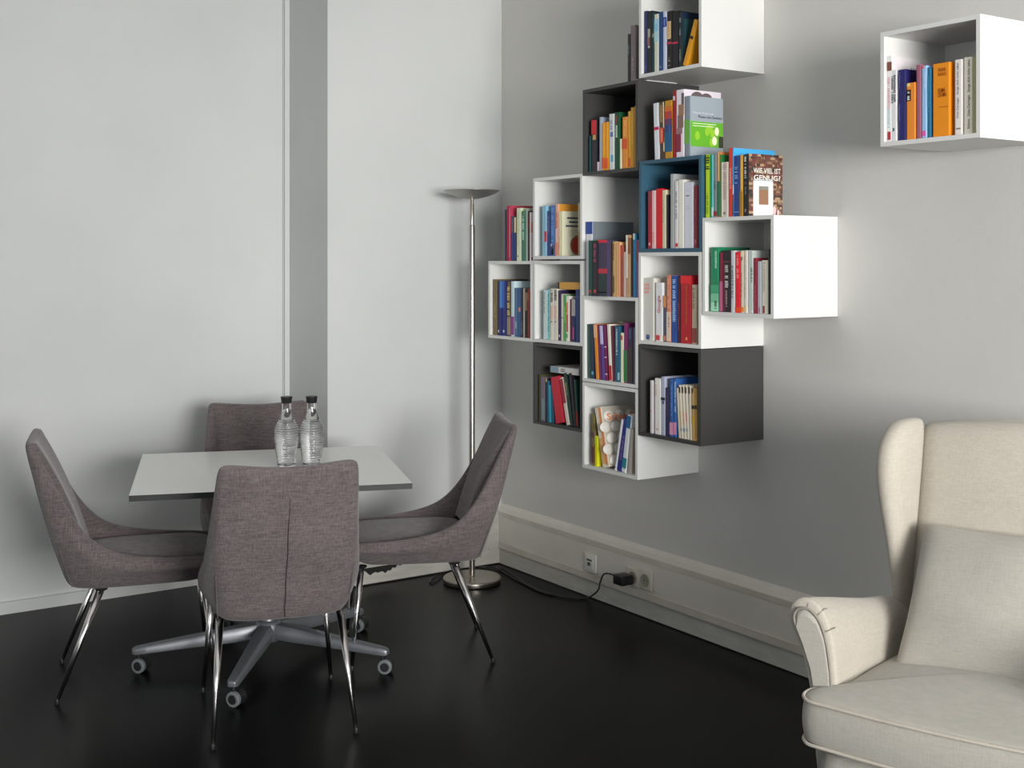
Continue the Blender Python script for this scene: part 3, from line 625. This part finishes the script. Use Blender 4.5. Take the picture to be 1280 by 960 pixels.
# ---------------------------------------------------------------- upholstered chairs
half = [(-.208,.275,-.222,.300,.452), (-.220,.20,-.236,.21,.457), (-.228,.10,-.246,.09,.464), (-.231,.01,-.25,-.03,.484), (-.230,-.05,-.249,-.10,.514),
        (-.227,-.10,-.247,-.155,.565), (-.222,-.135,-.240,-.205,.635), (-.214,-.165,-.228,-.262,.74), (-.203,-.188,-.219,-.322,.850), (-.190,-.205,-.214,-.342,.874), (-.165,-.217,-.190,-.350,.876),
        (-.115,-.227,-.135,-.355,.871), (-.06,-.232,-.07,-.358,.865), (0,-.234,0,-.360,.862)]
full = half+[(-a, b, -c, d, e) for a, b, c, d, e in half[:-1][::-1]]
def make_chair():
    root = empty('dining_chair', (0,0,0))
    n = len(full); plan = [Vector((q[0], q[1])) for q in full]; nor = []
    for i in range(n):
        t = plan[min(i+1, n-1)]-plan[max(i-1, 0)]; v = Vector((-t.y, t.x)).normalized()
        if v.dot(Vector((0, .05))-plan[i]) < 0: v = -v
        nor.append(v)
    bm = B(); cols = []
    for i, (bx, by, ex, ey, ez) in enumerate(full):
        nv = nor[i]; sideness = abs(nv.x); col = []
        Bp, Ep = Vector((bx, by, .41)), Vector((ex, ey, ez)); N3 = Vector((nv.x, nv.y, 0))
        low = Vector((bx*.80, by*.86, .366)); lo2 = Vector((bx*.93, by*.95, .376))
        col += [Vector((bx*.5, by*.6, .366)), low, lo2]
        for t in (0, .18, .36, .55, .75, .92): col.append(Bp.lerp(Ep, t)-N3*.016*math.sin(PI*min(1, t*1.25))*(1 if sideness > .5 else .5))
        th = .028 if sideness > .6 else .048
        col.append(Ep+Vector((0,0,.004))+N3*th*.10); col.append(Ep+Vector((0,0,.006))+N3*th*.5); col.append(Ep+Vector((0,0,.003))+N3*th*.95); col.append(Ep+N3*th*1.05-Vector((0,0,.010)))
        In = Bp.lerp(Vector((bx, by, .43)), 1)
        for t in (.85, .6, .35, .12):
            p = Vector((bx, by, .43)).lerp(Ep, t); add = th*1.05+(.02*math.sin(PI*t)+.045*(1-t) if sideness < .6 else .012*(1-t))
            col.append(p+N3*add)
        cols.append([bm.verts.new(p) for p in col])
    for a, b in zip(cols, cols[1:]):
        for k in range(len(a)-1): bm.faces.new([a[k], b[k], b[k+1], a[k+1]])
    for cl in (cols[0], cols[-1]):  # front ends of the side walls
        L = cl
        m = len(L)
        for k in range((m-1)//2):
            a, b, c, d = L[k], L[k+1], L[m-2-k], L[m-1-k]
            vs = []
            for v in (a, b, c, d):
                if v not in vs: vs.append(v)
            if len(vs) >= 3:
                try: bm.faces.new(vs)
                except ValueError: pass
    # underside
    for i in range(len(cols)//2):
        j = len(cols)-1-i
        if j-i < 2: 
            break
        vs = [cols[i][0], cols[i+1][0], cols[j-1][0], cols[j][0]]; q = []
        for v in vs:
            if v not in q: q.append(v)
        if len(q) >= 3:
            try: bm.faces.new(q)
            except ValueError: pass
    obj('backrest_shell', bm, M_CHAIR, root, smooth=True, sub=2)
    # seat cushion following the inside of the shell
    bm = B(); lo = []
    def ring(s, z, f=0):
        P = []
        for k in range(32):
            a = 2*PI*k/32; c, s_ = math.cos(a), math.sin(a); e = .38
            x = math.copysign(abs(c)**e, c)*.204*s; y = math.copysign(abs(s_)**e, s_)
            y = y*(.296 if y > 0 else .176)*s + .003
            x *= (1 - .10*max(0, -y/.18))
            P.append(Vector((x, y, z+f*(1-(y/.3)**2*.6))))
        return P
    for s, z, f in ((.5,.372,0), (.93,.372,0), (1.0,.39,0), (1.015,.42,0), (1.01,.445,.0), (.965,.458,.003), (.85,.463,.006), (.5,.466,.010), (.15,.467,.011)): lo.append(ring(s, z, f))
    loft(bm, lo); so = obj('seat', bm, M_CHAIR, root, smooth=True, sub=1)
    bm = B(); P = [Vector((p.x*1.022, p.y*1.022, .4405)) for p in ring(1.0, .44)]; tube(bm, [p for p in P if p.y > -.12]+[], .0018, 6, False)
    obj('piping', bm, M_SEAM, so)
    # centre pleat down the outside of the back
    bm = B(); pts = []
    for t in [k/10 for k in range(11)]:
        p = Vector((0,-.234,.41)).lerp(Vector((0,-.359,.864)), t); p.y -= .6*.012*math.sin(PI*min(1, t*1.15)); pts.append(p)
    pts = [Vector((0,-.222,.381))]+[p+Vector((.0012*math.sin(2*i)-.003+.0006*i, -.0012, 0)) for i, p in enumerate(pts[:9])]
    tube(bm, pts, [.0022]*6+[.0018,.0013,.001,.0006], 6); obj('centre_seam', bm, M_SEAM, root)
    for s in (-1, 1):
        bm = B(); idx = [q for q in full if q[0]*s > 0]; pts = []
        a = (.2, -.192, .213, -.310, .828)
        for t in [k/10 for k in range(11)]:
            p = Vector((a[0]*s, a[1], .385)).lerp(Vector((a[2]*s, a[3], a[4])), t*.86); p += Vector((s*.003, -.003, 0))*1
            pts.append(p+Vector((s*.0055, -.0055, 0))*math.sin(PI*min(1, t*1.1)))
        tube(bm, pts, .0016, 6); obj('side_seam', bm, M_CHAIR, root)
    for sx in (-1, 1):
        for top, foot in (((.19*sx,-.10,.372), (.221*sx,-.242,.006)), ((.190*sx,.245,.372), (.222*sx,.280,.006))):
            bm = B(); tube(bm, [top, foot], [.0135, .0062], 20); lg = obj('leg', bm, M_CHROME, root, smooth=True)
            bm = B(); lathe(bm, [(0,0), (.008,0), (.008,.010), (.0066,.016), (0,.016)], 14, (foot[0], foot[1])); obj('foot_cap', bm, M_RUB, lg)
            bm = B(); lathe(bm, [(0,.366), (.02,.366), (.022,.372), (0,.376)], 18, (top[0], top[1])); obj('mount_plate', bm, M_CHROME, lg)
    return root
XA, YA = (0,0), 0
def yaw_of(l, d):  # world angle of a (lateral, depth) direction
    v = LD(l, d); return math.atan2(v.y, v.x)
def place_chair(o, l, d, fl, fd, label):
    o.location = LD(l, d); o.rotation_euler = (0, 0, yaw_of(fl, fd)-PI/2); tag(o, label, 'chair', 'upholstered chairs around the white table')
ch = make_chair()
place_chair(ch, -.777, 4.044, -.297, .955, 'mauve grey tweed chair nearest the viewer, seen from behind with a centre seam')
place_chair(copy_tree(ch), -1.375, 4.415, .95, .312, 'mauve grey tweed chair left of the table, facing right')
place_chair(copy_tree(ch), -.347, 4.736, -.985, -.17, 'mauve grey tweed chair right of the table, in front of the floor lamp')
place_chair(copy_tree(ch), -1.02, 5.03, .27, -.963, 'mauve grey tweed chair behind the table, its back showing behind the bottles')

# ---------------------------------------------------------------- table
tb = empty('pedestal_table', LD(-.914, 4.585), yaw_of(math.cos(math.radians(14)), math.sin(math.radians(14))))
bm = B(); box(bm, -.4725, .4725, -.447, .447, .7095, .72, 0); box(bm, -.4722, .4722, -.4467, .4467, .7, .7095, 1)
for f in bm.faces:
    if abs(f.normal.z) < .5: f.material_index = 1
bm.normal_update()
for f in bm.faces:
    f.material_index = 0 if (f.normal.z > .5 and f.calc_center_median().z > .715) else 1
obj('tabletop', bm, [M_TOP, M_EDGE], tb)
bm = B(); lathe(bm, [(0,.10), (.036,.10), (.034,.14), (.03,.15), (.03,.68), (.05,.69), (.05,.70), (0,.70)], 32); obj('column', bm, M_ALU, tb, smooth=False, bevel=.002)
bm = B(); box(bm, -.3, .3, -.02, .02, .682, .7); box(bm, -.02, .02, -.3, .3, .680, .7); obj('support_bracket', bm, M_EDGE, tb)
bm = B(); lathe(bm, [(0,.075), (.045,.075), (.05,.085), (.05,.135), (.042,.15), (.036,.152), (0,.152)], 32); obj('hub', bm, M_ALU, tb, smooth=True)
tdir = Vector((math.cos(math.radians(14)), math.sin(math.radians(14)))); tperp = Vector((-tdir.y, tdir.x))
for deg in (196, 267, 342.5, 51.5, 124):
    v = Vector((math.cos(math.radians(deg)), math.sin(math.radians(deg))))
    a = math.atan2(v.dot(tperp), v.dot(tdir)); R = .465
    c, s = math.cos(a), math.sin(a); rot = lambda r, w, z: Vector((r*c-w*s, r*s+w*c, z))
    bm = B(); L = []
    for r, w, zt, zb in ((.03,.030,.142,.088), (.12,.029,.134,.082), (.30,.025,.112,.074), (.44,.021,.095,.066), (.475,.019,.090,.064), (.488,.012,.084,.066)):
        L.append([rot(r, -w, zb), rot(r, -w, (zt+zb)/2+.005), rot(r, -w*.72, zt), rot(r, w*.72, zt), rot(r, w, (zt+zb)/2+.005), rot(r, w, zb)])
    loft(bm, L); arm = obj('base_arm', bm, M_ALU, tb, bevel=.003)
    # twin-wheel caster, turned a little
    sw = math.atan2(-tperp.y, -tdir.y)+PI/2+random.uniform(-.45, .1); cp = rot(R, 0, 0); cw = Vector((math.cos(sw), math.sin(sw), 0)); ax = Vector((-cw.y, cw.x, 0)); cc = cp+cw*.012+Vector((0,0,.026))
    bm = B(); tube(bm, [cp+Vector((0,0,.03)), cp+Vector((0,0,.07))], .0065, 12); tube(bm, [cc-ax*.009+cw*.004, cc+ax*.009+cw*.004], .0245, 20)
    cst = obj('caster', bm, M_RUB, arm)
    for sg in (-1, 1):
        bm = B(); tube(bm, [cc+ax*sg*.009, cc+ax*sg*.012, cc+ax*sg*.024, cc+ax*sg*.026], [.024,.026,.026,.0225], 28); 
        w = obj('wheel', bm, M_RING if ax.dot(Vector((-tperp.y, -tdir.y, 0)))*sg > 0 else M_RUB, arm, smooth=False)
        bm = B(); tube(bm, [cc+ax*sg*.0262, cc+ax*sg*.0275], [.0165,.015], 24); obj('wheel_cap', bm, M_RUB, arm)

# ---------------------------------------------------------------- carafes
def make_bottle():
    prof = [(0,.0), (.030,.0), (.0335,.003), (.0345,.012), (.037,.03), (.0425,.07), (.0465,.105), (.0458,.13), (.0422,.147), (.0365,.160), (.0305,.173), (.0250,.187), (.0207,.200), (.0187,.212), (.0176,.225), (.0172,.245)]
    pp = spline([(a, 0, b) for a, b in prof[3:]], 14); outer = [(q.x, q.z) for q in pp]
    rib = [(r+(.0016*math.sin(z*2*PI/.0085) if .03 < z < .165 else 0), z) for r, z in outer]
    inner = [(r-.0028, z) for r, z in outer]
    bm = B(); lathe(bm, [(0,0), (.030,0), (.0335,.003)]+rib+[(.0160,.2465)]+inner[::-1]+[(.029,.008), (0,.0075)], 56)
    o = obj('water_bottle', bm, M_GLASS, smooth=True)
    w = [(max(.001, r-.00275), z) for r, z in outer if .012 < z < .215]
    bm = B(); lathe(bm, [(0,.0077), (.029,.0082)]+w+[(0, w[-1][1])], 56); obj('water', bm, M_WATER, o, smooth=True)
    bm = B(); lathe(bm, [(0,.238), (.0185,.238), (.0195,.240), (.0215,.258), (.0225,.2595), (.0225,.262), (.0215,.2635), (0,.2640)], 40); obj('cap', bm, M_CAP, o, smooth=False, bevel=.0008)
    return o
b1 = make_bottle(); b1.location = LD(-.8505, 4.615, .7203); tag(b1, 'clear ribbed water bottle with black cap, left of the pair on the table', 'bottle', 'glass water bottles on the table')
b2 = copy_tree(b1); b2.location = LD(-.7575, 4.625, .7203); b2.rotation_euler = (0,0,1); b2['label'] = 'clear ribbed water bottle with black cap, right of the pair on the table'

# ---------------------------------------------------------------- floor lamp
lp = empty('floor_lamp', LD(-.186, 5.69)); tag(lp, 'brushed steel uplighter floor lamp with a shallow bowl head in the corner', 'floor lamp')
bm = B(); lathe(bm, [(0,.0), (.128,0), (.134,.003), (.135,.022), (.131,.027), (.02,.031), (.016,.034), (0,.034)], 72); obj('base', bm, M_STEEL, lp, bevel=.002)
bm = B(); lathe(bm, [(0,.03), (.0135,.03), (.0135,1.655), (.0125,1.66), (.0095,1.662), (.0095,1.76), (.007,1.765), (.007,1.79), (0,1.79)], 28); obj('pole', bm, M_STEEL, lp, smooth=True).modifiers.new('e', 'EDGE_SPLIT')
bm = B(); lathe(bm, [(0,1.783), (.03,1.784), (.07,1.793), (.105,1.806), (.128,1.820), (.131,1.8225), (.128,1.8225), (.1,1.812), (.06,1.802), (0,1.797)], 72); obj('lamp_bowl', bm, mat('satin_steel', (.40,.39,.37), .4, .9), lp, smooth=True)
for k in range(2):
    bm = B(); tube(bm, [(0,0,1.78), (0,0,1.80)], .012, 16)
    if k == 0: obj('bulb_socket', bm, M_STEEL, lp)
    else: bm.free()

# ---------------------------------------------------------------- sockets, adapter, cable
XT = W-.0425
def plate(name, pa, pb, m):
    y0, z0 = onX(*pa, XT); y1, z1 = onX(*pb, XT)
    return y0, y1, z0, z1
yc, zc = onX(739.5, 703.5, XT)
o = None
bm = B(); box(bm, XT-.010, XT, yc-.041, yc+.041, zc-.041, zc+.041); o = obj('network_socket', bm, M_PLATE2, bevel=.003)
tag(o, 'white square network socket with a dark jack opening on the cable duct', 'wall socket')
bm = B(); box(bm, XT-.013, XT-.009, yc-.026, yc+.026, zc-.028, zc+.028); obj('insert', bm, M_PLATE2, o, bevel=.001)
bm = B(); box(bm, XT-.0138, XT-.0128, yc-.018, yc+.018, zc+.010, zc+.018); box(bm, XT-.0138, XT-.0128, yc-.008, yc+.014, zc-.012, zc+.004); obj('jack_opening', bm, mat('socket_shadow', (.12,.11,.10), .7), o)
def power(px, py, label):
    y, z = onX(px, py, XT)
    bm = B(); box(bm, XT-.009, XT, y-.040, y+.040, z-.040, z+.040); o = obj('power_socket', bm, M_PLATE, bevel=.003); tag(o, label, 'wall socket', 'power sockets on the cable duct')
    bm = B(); n = 36; ro = [Vector((XT-.0115, y+.026*math.cos(2*PI*k/n), z+.026*math.sin(2*PI*k/n))) for k in range(n)]
    r1 = [Vector((XT-.0115, y+.021*math.cos(2*PI*k/n), z+.021*math.sin(2*PI*k/n))) for k in range(n)]
    r2 = [Vector((XT-.0092, y+.020*math.cos(2*PI*k/n), z+.020*math.sin(2*PI*k/n))) for k in range(n)]
    r0 = [Vector((XT-.0085, p.y, p.z)) for p in ro]
    loft(bm, [r0, ro, r1, r2]); obj('socket_well', bm, mat('well_plastic', (.34,.32,.27), .5), o, smooth=False)
    bm = B()
    for s in (-1, 1): tube(bm, [(XT-.0096, y+s*.0095, z), (XT-.0090, y+s*.0095, z)], .0026, 10)
    obj('pin_hole', bm, M_GAP, o); return y, z
ya, za = power(793, 721.5, 'cream power socket with the black adapter plugged in')
power(808.5, 725, 'empty cream power socket right of the black adapter')
bm = B(); L = []
for x, s in ((XT-.012, .62), (XT-.020, .95), (XT-.026, 1.0), (XT-.078, 1.0), (XT-.084, .93)): L.append([(x, ya+.012+.030*s*a, za-.004+.020*s*b) for a, b in ((-1,-1), (1,-1), (1,1), (-1,1))])
loft(bm, L); ad = obj('power_adapter', bm, M_CAP, bevel=.002); tag(ad, 'black plug-in power adapter in the cable duct socket', 'adapter')
p0 = Vector((XT-.055, ya+.042, za-.002))
fl = lambda px, py, z=.006: onZ(px, py, z)
def wallp(px, py, X): y, z = onX(px, py, X); return Vector((X, y, z))
pts = [p0, p0+Vector((0,.02,.004)), wallp(756, 717, XT-.045), wallp(750.5, 727, XT-.04), wallp(748, 737, XT-.045), wallp(742, 743, XT-.05)]
f0 = fl(733, 748); pts += [f0, fl(722, 748), fl(705, 746.5), fl(688, 742), fl(672, 737), fl(655, 728), fl(642, 719), fl(632, 712.5), fl(622, 711)]
bm = B(); tube(bm, spline(pts, 8), .0035, 8); tag(obj('power_cable', bm, M_CAP, smooth=True), 'thin black cable from the adapter running along the skirting to the corner', 'cable')
bm = B(); pts = [fl(563, 719), fl(552, 721), fl(543, 727), fl(538, 727.5), fl(540, 722), fl(552, 717), fl(566, 713), fl(590, 709.5), fl(612, 708.5), fl(626, 713), fl(636, 719), fl(650, 727), fl(662, 733), fl(676, 739.5), fl(690, 743.5)]
tube(bm, spline(pts, 8), .0035, 8); tag(obj('lamp_cable', bm, M_CAP, smooth=True), 'black lamp cable looping on the floor around the steel lamp base', 'cable')

# ---------------------------------------------------------------- wing armchair
PHI = math.radians(36)
AC = (1.181, 2.996)
ar = empty('wing_armchair', LD(*AC), yaw_of(math.cos(PHI), -math.sin(PHI))); tag(ar, 'beige linen wing armchair with rolled arms at the right edge', 'armchair')
def sec(pts, y, dx=0, dz=0, s=1): return [Vector((x*s+dx, y, z+dz)) for x, z in pts]
armsec = [(-.292,.20), (-.292,.36), (-.296,.50), (-.308,.590), (-.330,.645), (-.366,.672), (-.402,.664), (-.424,.634), (-.420,.600), (-.396,.555), (-.370,.485), (-.352,.36), (-.348,.20)]
def mir(ls, s): return [Vector((p.x*(-1 if s > 0 else 1), p.y, p.z)) for p in ls]
for s in (-1, 1):
    bm = B(); L = []
    for y, dx, dz in ((-.262,0,0), (-.25,0,0), (-.10,.006,-.030), (.05,.016,-.062), (.18,.028,-.085), (.30,.036,-.09)):
        L.append(mir(sec(armsec, y, dx, 0), s))
        for p, q in zip(L[-1], armsec): p.z += dz*max(0, (q[1]-.36)/.28)
    c0 = sum((p for p in L[0]), Vector())/len(L[0])
    L.insert(0, [p.lerp(Vector((c0.x, p.y-.008, c0.z if False else p.z)), .16)+Vector((0,-.006,0)) for p in L[0]])
    loft(bm, L); a = obj('arm', bm, M_LINEN, ar, smooth=True, sub=2)
    # inset front facing panel with piping
    inner = []
    cen = [(-.299,.20), (-.299,.36), (-.304,.50), (-.318,.560), (-.335,.595), (-.345,.612)]
    fp = [(-.304,.20), (-.304,.36), (-.310,.50), (-.324,.585), (-.344,.628), (-.370,.645), (-.395,.637), (-.402,.612), (-.384,.572), (-.360,.505), (-.342,.40), (-.337,.20)]
    bm = B(); loft(bm, [mir(sec(fp, -.262), s), mir(sec(fp, -.274), s), [p.lerp(sum((q for q in mir(sec(fp, -.279), s)), Vector())/12, .12) for p in mir(sec(fp, -.279), s)]])
    obj('arm_front_panel', bm, M_LINEN2, a, smooth=True)
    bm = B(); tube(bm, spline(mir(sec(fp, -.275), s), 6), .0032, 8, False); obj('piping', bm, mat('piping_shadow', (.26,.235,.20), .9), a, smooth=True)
    # gathered tucks over the roll
    bm = B()
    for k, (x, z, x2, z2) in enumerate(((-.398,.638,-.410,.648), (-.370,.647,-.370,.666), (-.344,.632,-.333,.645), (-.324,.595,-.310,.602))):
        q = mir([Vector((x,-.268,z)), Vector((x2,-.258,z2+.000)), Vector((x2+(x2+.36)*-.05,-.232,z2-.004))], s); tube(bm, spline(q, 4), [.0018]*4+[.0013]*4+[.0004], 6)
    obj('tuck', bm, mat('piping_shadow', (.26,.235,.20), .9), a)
    # wing
    bm = B(); L = []
    for z, bx, by, fx, fy, t in ((.46,-.300,.30,-.318,.24,.036), (.56,-.300,.315,-.320,.23,.038), (.62,-.300,.325,-.322,.22,.040), (.70,-.300,.335,-.325,.205,.045), (.78,-.302,.35,-.334,.195,.055), (.86,-.304,.36,-.344,.185,.064), (.93,-.306,.37,-.348,.185,.070), (.99,-.306,.38,-.344,.20,.068), (1.035,-.306,.385,-.334,.235,.054), (1.052,-.306,.39,-.325,.28,.03)):
        b, f = Vector((bx, by)), Vector((fx, fy)); u = (f-b).normalized(); nn = Vector((-u.y, u.x)); lp_ = []
        f = f-u*t*.5
        ring = [(b, nn*t*.5), (b.lerp(f, .35), nn*t*.5), (b.lerp(f, .7), nn*t*.54), (f, nn*t*.52), (f, nn*t*.3+u*t*.42), (f, u*t*.5), (f, -nn*t*.3+u*t*.42), (f, -nn*t*.52), (b.lerp(f, .7), -nn*t*.52), (b.lerp(f, .35), -nn*t*.5), (b, -nn*t*.5)]
        L.append(mir([Vector(((p+q).x, (p+q).y, z)) for p, q in ring], s))
    loft(bm, L); obj('wing', bm, M_LINEN, ar, smooth=True, sub=2)
# backrest
bm = B(); L = []
for z, y, t, w in ((.30,.27,.10,.295), (.45,.295,.115,.298), (.62,.32,.12,.298), (.80,.355,.12,.298), (.95,.385,.115,.298), (1.010,.395,.10,.298), (1.030,.405,.07,.297), (1.036,.415,.03,.295)):
    nx = 11; rg = []
    for k in range(nx):
        x = -w+2*w*k/(nx-1); bow = .022*(1-(x/w)**2); arch = (.024*(1-(x/w)**2) if z > .9 else 0); rg.append(Vector((x, y-t*.5-bow, z+arch)))
    for k in range(nx): 
        x = w-2*w*k/(nx-1); rg.append(Vector((x, y+t*.5, z+(.024*(1-(x/w)**2) if z > .9 else 0))))
    L.append(rg)
loft(bm, L); obj('backrest', bm, M_LINEN, ar, smooth=True, sub=1)
# frame under the cushion
def tshape(grow=0, front=-.372, bow=.028, wf=.350, wb=.292):
    P = []
    def add(x, y): P.append((x, y))
    for k in range(13):
        x = -wf+.03+(2*wf-.06)*k/12; add(x, front-bow*(1-(x/wf)**2)-grow)
    for a in (0, .5, 1): add(wf-.012+.012*math.sin(a*PI/2)+grow, front+.012+.03*a)
    add(wf+grow, -.31); add(wf-.008+grow, -.288); add(wb+.02+grow*.2, -.278); add(wb+grow*.2, -.262); add(wb+grow*.2, -.1); add(wb-.012, .12); add(wb-.02, .27)
    add(wb-.05, .30); add(0, .30); add(-wb+.05, .30)
    add(-wb+.02, .27); add(-wb+.012, .12); add(-wb-grow*.2, -.1); add(-wb-grow*.2, -.262); add(-wb-.02-grow*.2, -.278); add(-wf+.008-grow, -.288); add(-wf-grow, -.31)
    for a in (1, .5, 0): add(-(wf-.012+.012*math.sin(a*PI/2))-grow, front+.012+.03*a)
    return P
bm = B(); loft(bm, [[Vector((x*.97, y*.96+.0, z)) for x, y in tshape(0, -.345, .02, .335, .30)] for z in (.16, .19, .30, .345)]); obj('seat_frame', bm, M_LINEN2, ar, smooth=True, sub=1)
# seat cushion
base = tshape(0)
def crown(x, y, amt): return amt*max(0, 1-(x/.33)**2)*max(0, 1-((y+.04)/.36)**2)
def scale(P, s): return [(x*s, (y+.02)*s-.02) for x, y in P]
bm = B(); L = []
for s, z, am in ((.4,.349,0), (.9,.349,0), (.985,.351,0), (1.0,.360,0), (1.012,.385,0), (1.014,.410,0), (1.010,.435,0), (1.0,.455,0), (.982,.464,.002), (.9,.468,.012), (.7,.470,.020), (.4,.472,.024), (.1,.474,.025)):
    L.append([Vector((x, y, z+crown(x, y, am)-.018*max(0, (y+.2)/.5))) for x, y in scale(base, s)])
loft(bm, L); sc = obj('seat_cushion', bm, M_LINEN2, ar, smooth=True, sub=1)
for z, s in ((.458, 1.004), (.357, 1.004)):
    bm = B(); pr = [Vector((x, y, z-.018*max(0, (y+.2)/.5))) for x, y in scale(base, s)]; pr = pr[-9:]+pr[:22]
    tube(bm, spline(pr, 4), .0042, 8, False); obj('piping', bm, M_LINEN, sc, smooth=True)
for sx in (-1, 1):
    for y in (-.28, .30):
        bm = B(); tube(bm, [(.27*sx, y, .17), (.28*sx, y+(.03 if y > 0 else -.02), 0)], [.026, .015], 16); obj('leg', bm, M_WOOD, ar, smooth=True)
# loose back cushion
bm = B(); n = 28; m_ = 10; L = []
S = .245; SH = .215
def pil(u, v, side):
    e = (1-abs(u)**3.0)*(1-abs(v)**3.0); t = .082*max(0, e)**.55
    pin = 1-.05*(1-abs(v)**2)*abs(u)**6; pin2 = 1-.05*(1-abs(u)**2)*abs(v)**6
    return Vector((u*S*pin, side*t, v*SH*pin2))
N_ = 22; grid = {}
for side in (-1, 1):
    for i in range(N_+1):
        for j in range(N_+1):
            u, v = 2*i/N_-1, 2*j/N_-1
            edge = i in (0, N_) or j in (0, N_)
            if edge and (0, i, j) in grid: grid[(side, i, j)] = grid[(0, i, j)]; continue
            p = pil(u, v, side)
            if not edge: p.y += side*(.006*math.sin(5*u+3*v)*math.sin(4*v-u))
            vv = bm.verts.new(p); grid[(side, i, j)] = vv
            if edge: grid[(0, i, j)] = vv
for side in (-1, 1):
    for i in range(N_):
        for j in range(N_): bm.faces.new([grid[(side, i, j)], grid[(side, i+1, j)], grid[(side, i+1, j+1)], grid[(side, i, j+1)]])
pw = obj('cushion', bm, M_LINEN2, smooth=True, sub=1); tag(pw, 'pale grey beige linen cushion leaning in the wing armchair', 'cushion')
rz = ar.rotation_euler.z
pw.matrix_world = Matrix.Translation(LD(*AC)) @ Matrix.Rotation(rz, 4, 'Z') @ Matrix.Translation((-.008, .115, .612)) @ Matrix.Rotation(math.radians(-37), 4, 'X')

# ---------------------------------------------------------------- camera
cam = bpy.data.cameras.new('camera'); co = bpy.data.objects.new('camera', cam); C.objects.link(co); bpy.context.scene.camera = co
co.location = (0, 0, H); co.rotation_euler = (PI/2, 0, -TH)
cam.sensor_width = 36; cam.lens = F/1280*36; cam.shift_y = -(480-CY)/1280; cam.clip_start = .05

# ---------------------------------------------------------------- light
def area(name, loc, rot, sx, sy, power, col=(1,1,1), spread=None):
    l = bpy.data.lights.new(name, 'AREA'); l.shape = 'RECTANGLE'; l.size = sx; l.size_y = sy; l.energy = power; l.color = col
    if spread: l.spread = spread
    o = bpy.data.objects.new(name, l); C.objects.link(o); o.location = loc; o.rotation_euler = rot; return o
area('window_daylight', (.95, YF+.05, 1.62), (PI/2+.01, 0, -.26), 2.4, 1.3, 84, (1,.985,.955), math.radians(80))
area('window_daylight_wide', (1.55, YF+.02, 1.8), (PI/2, 0, 0), 3.0, 1.8, 75, (.97,.99,1))
area('window_daylight_side', (-1.35, YF+.02, 1.85), (PI/2, 0, 0), 1.8, 1.9, 25, (.93,.97,1))
area('left_fill_light', (XL+.05, 0.4, 1.7), (PI/2, 0, -PI/2), 3.6, 1.8, 28, (.90,.95,1))  # added fill that lifts the right wall; the left wall has no window
area('overhead_fill_light', (.2, 2.6, HC-.03), (0, 0, 0), 3.6, 3.2, 13, (1,.98,.95))  # added fill from above to brighten level surfaces, not a real fixture
wd = bpy.data.worlds.new('world'); bpy.context.scene.world = wd; wd.use_nodes = True
wd.node_tree.nodes['Background'].inputs[0].default_value = (.85,.92,1,1); wd.node_tree.nodes['Background'].inputs[1].default_value = .45
sc_ = bpy.context.scene
sc_.view_settings.view_transform = 'Standard'; sc_.view_settings.look = 'None'; sc_.view_settings.exposure = 0
sc_.cycles.max_bounces = 10; sc_.cycles.diffuse_bounces = 4; sc_.cycles.glossy_bounces = 4; sc_.cycles.transmission_bounces = 10
sc_.cycles.use_denoising = True
sc_.cycles.sample_clamp_indirect = 8
sc_.cycles.caustics_reflective = False; sc_.cycles.caustics_refractive = False
tag(tb, 'square white topped table with black edge on a grey five star caster base', 'table')
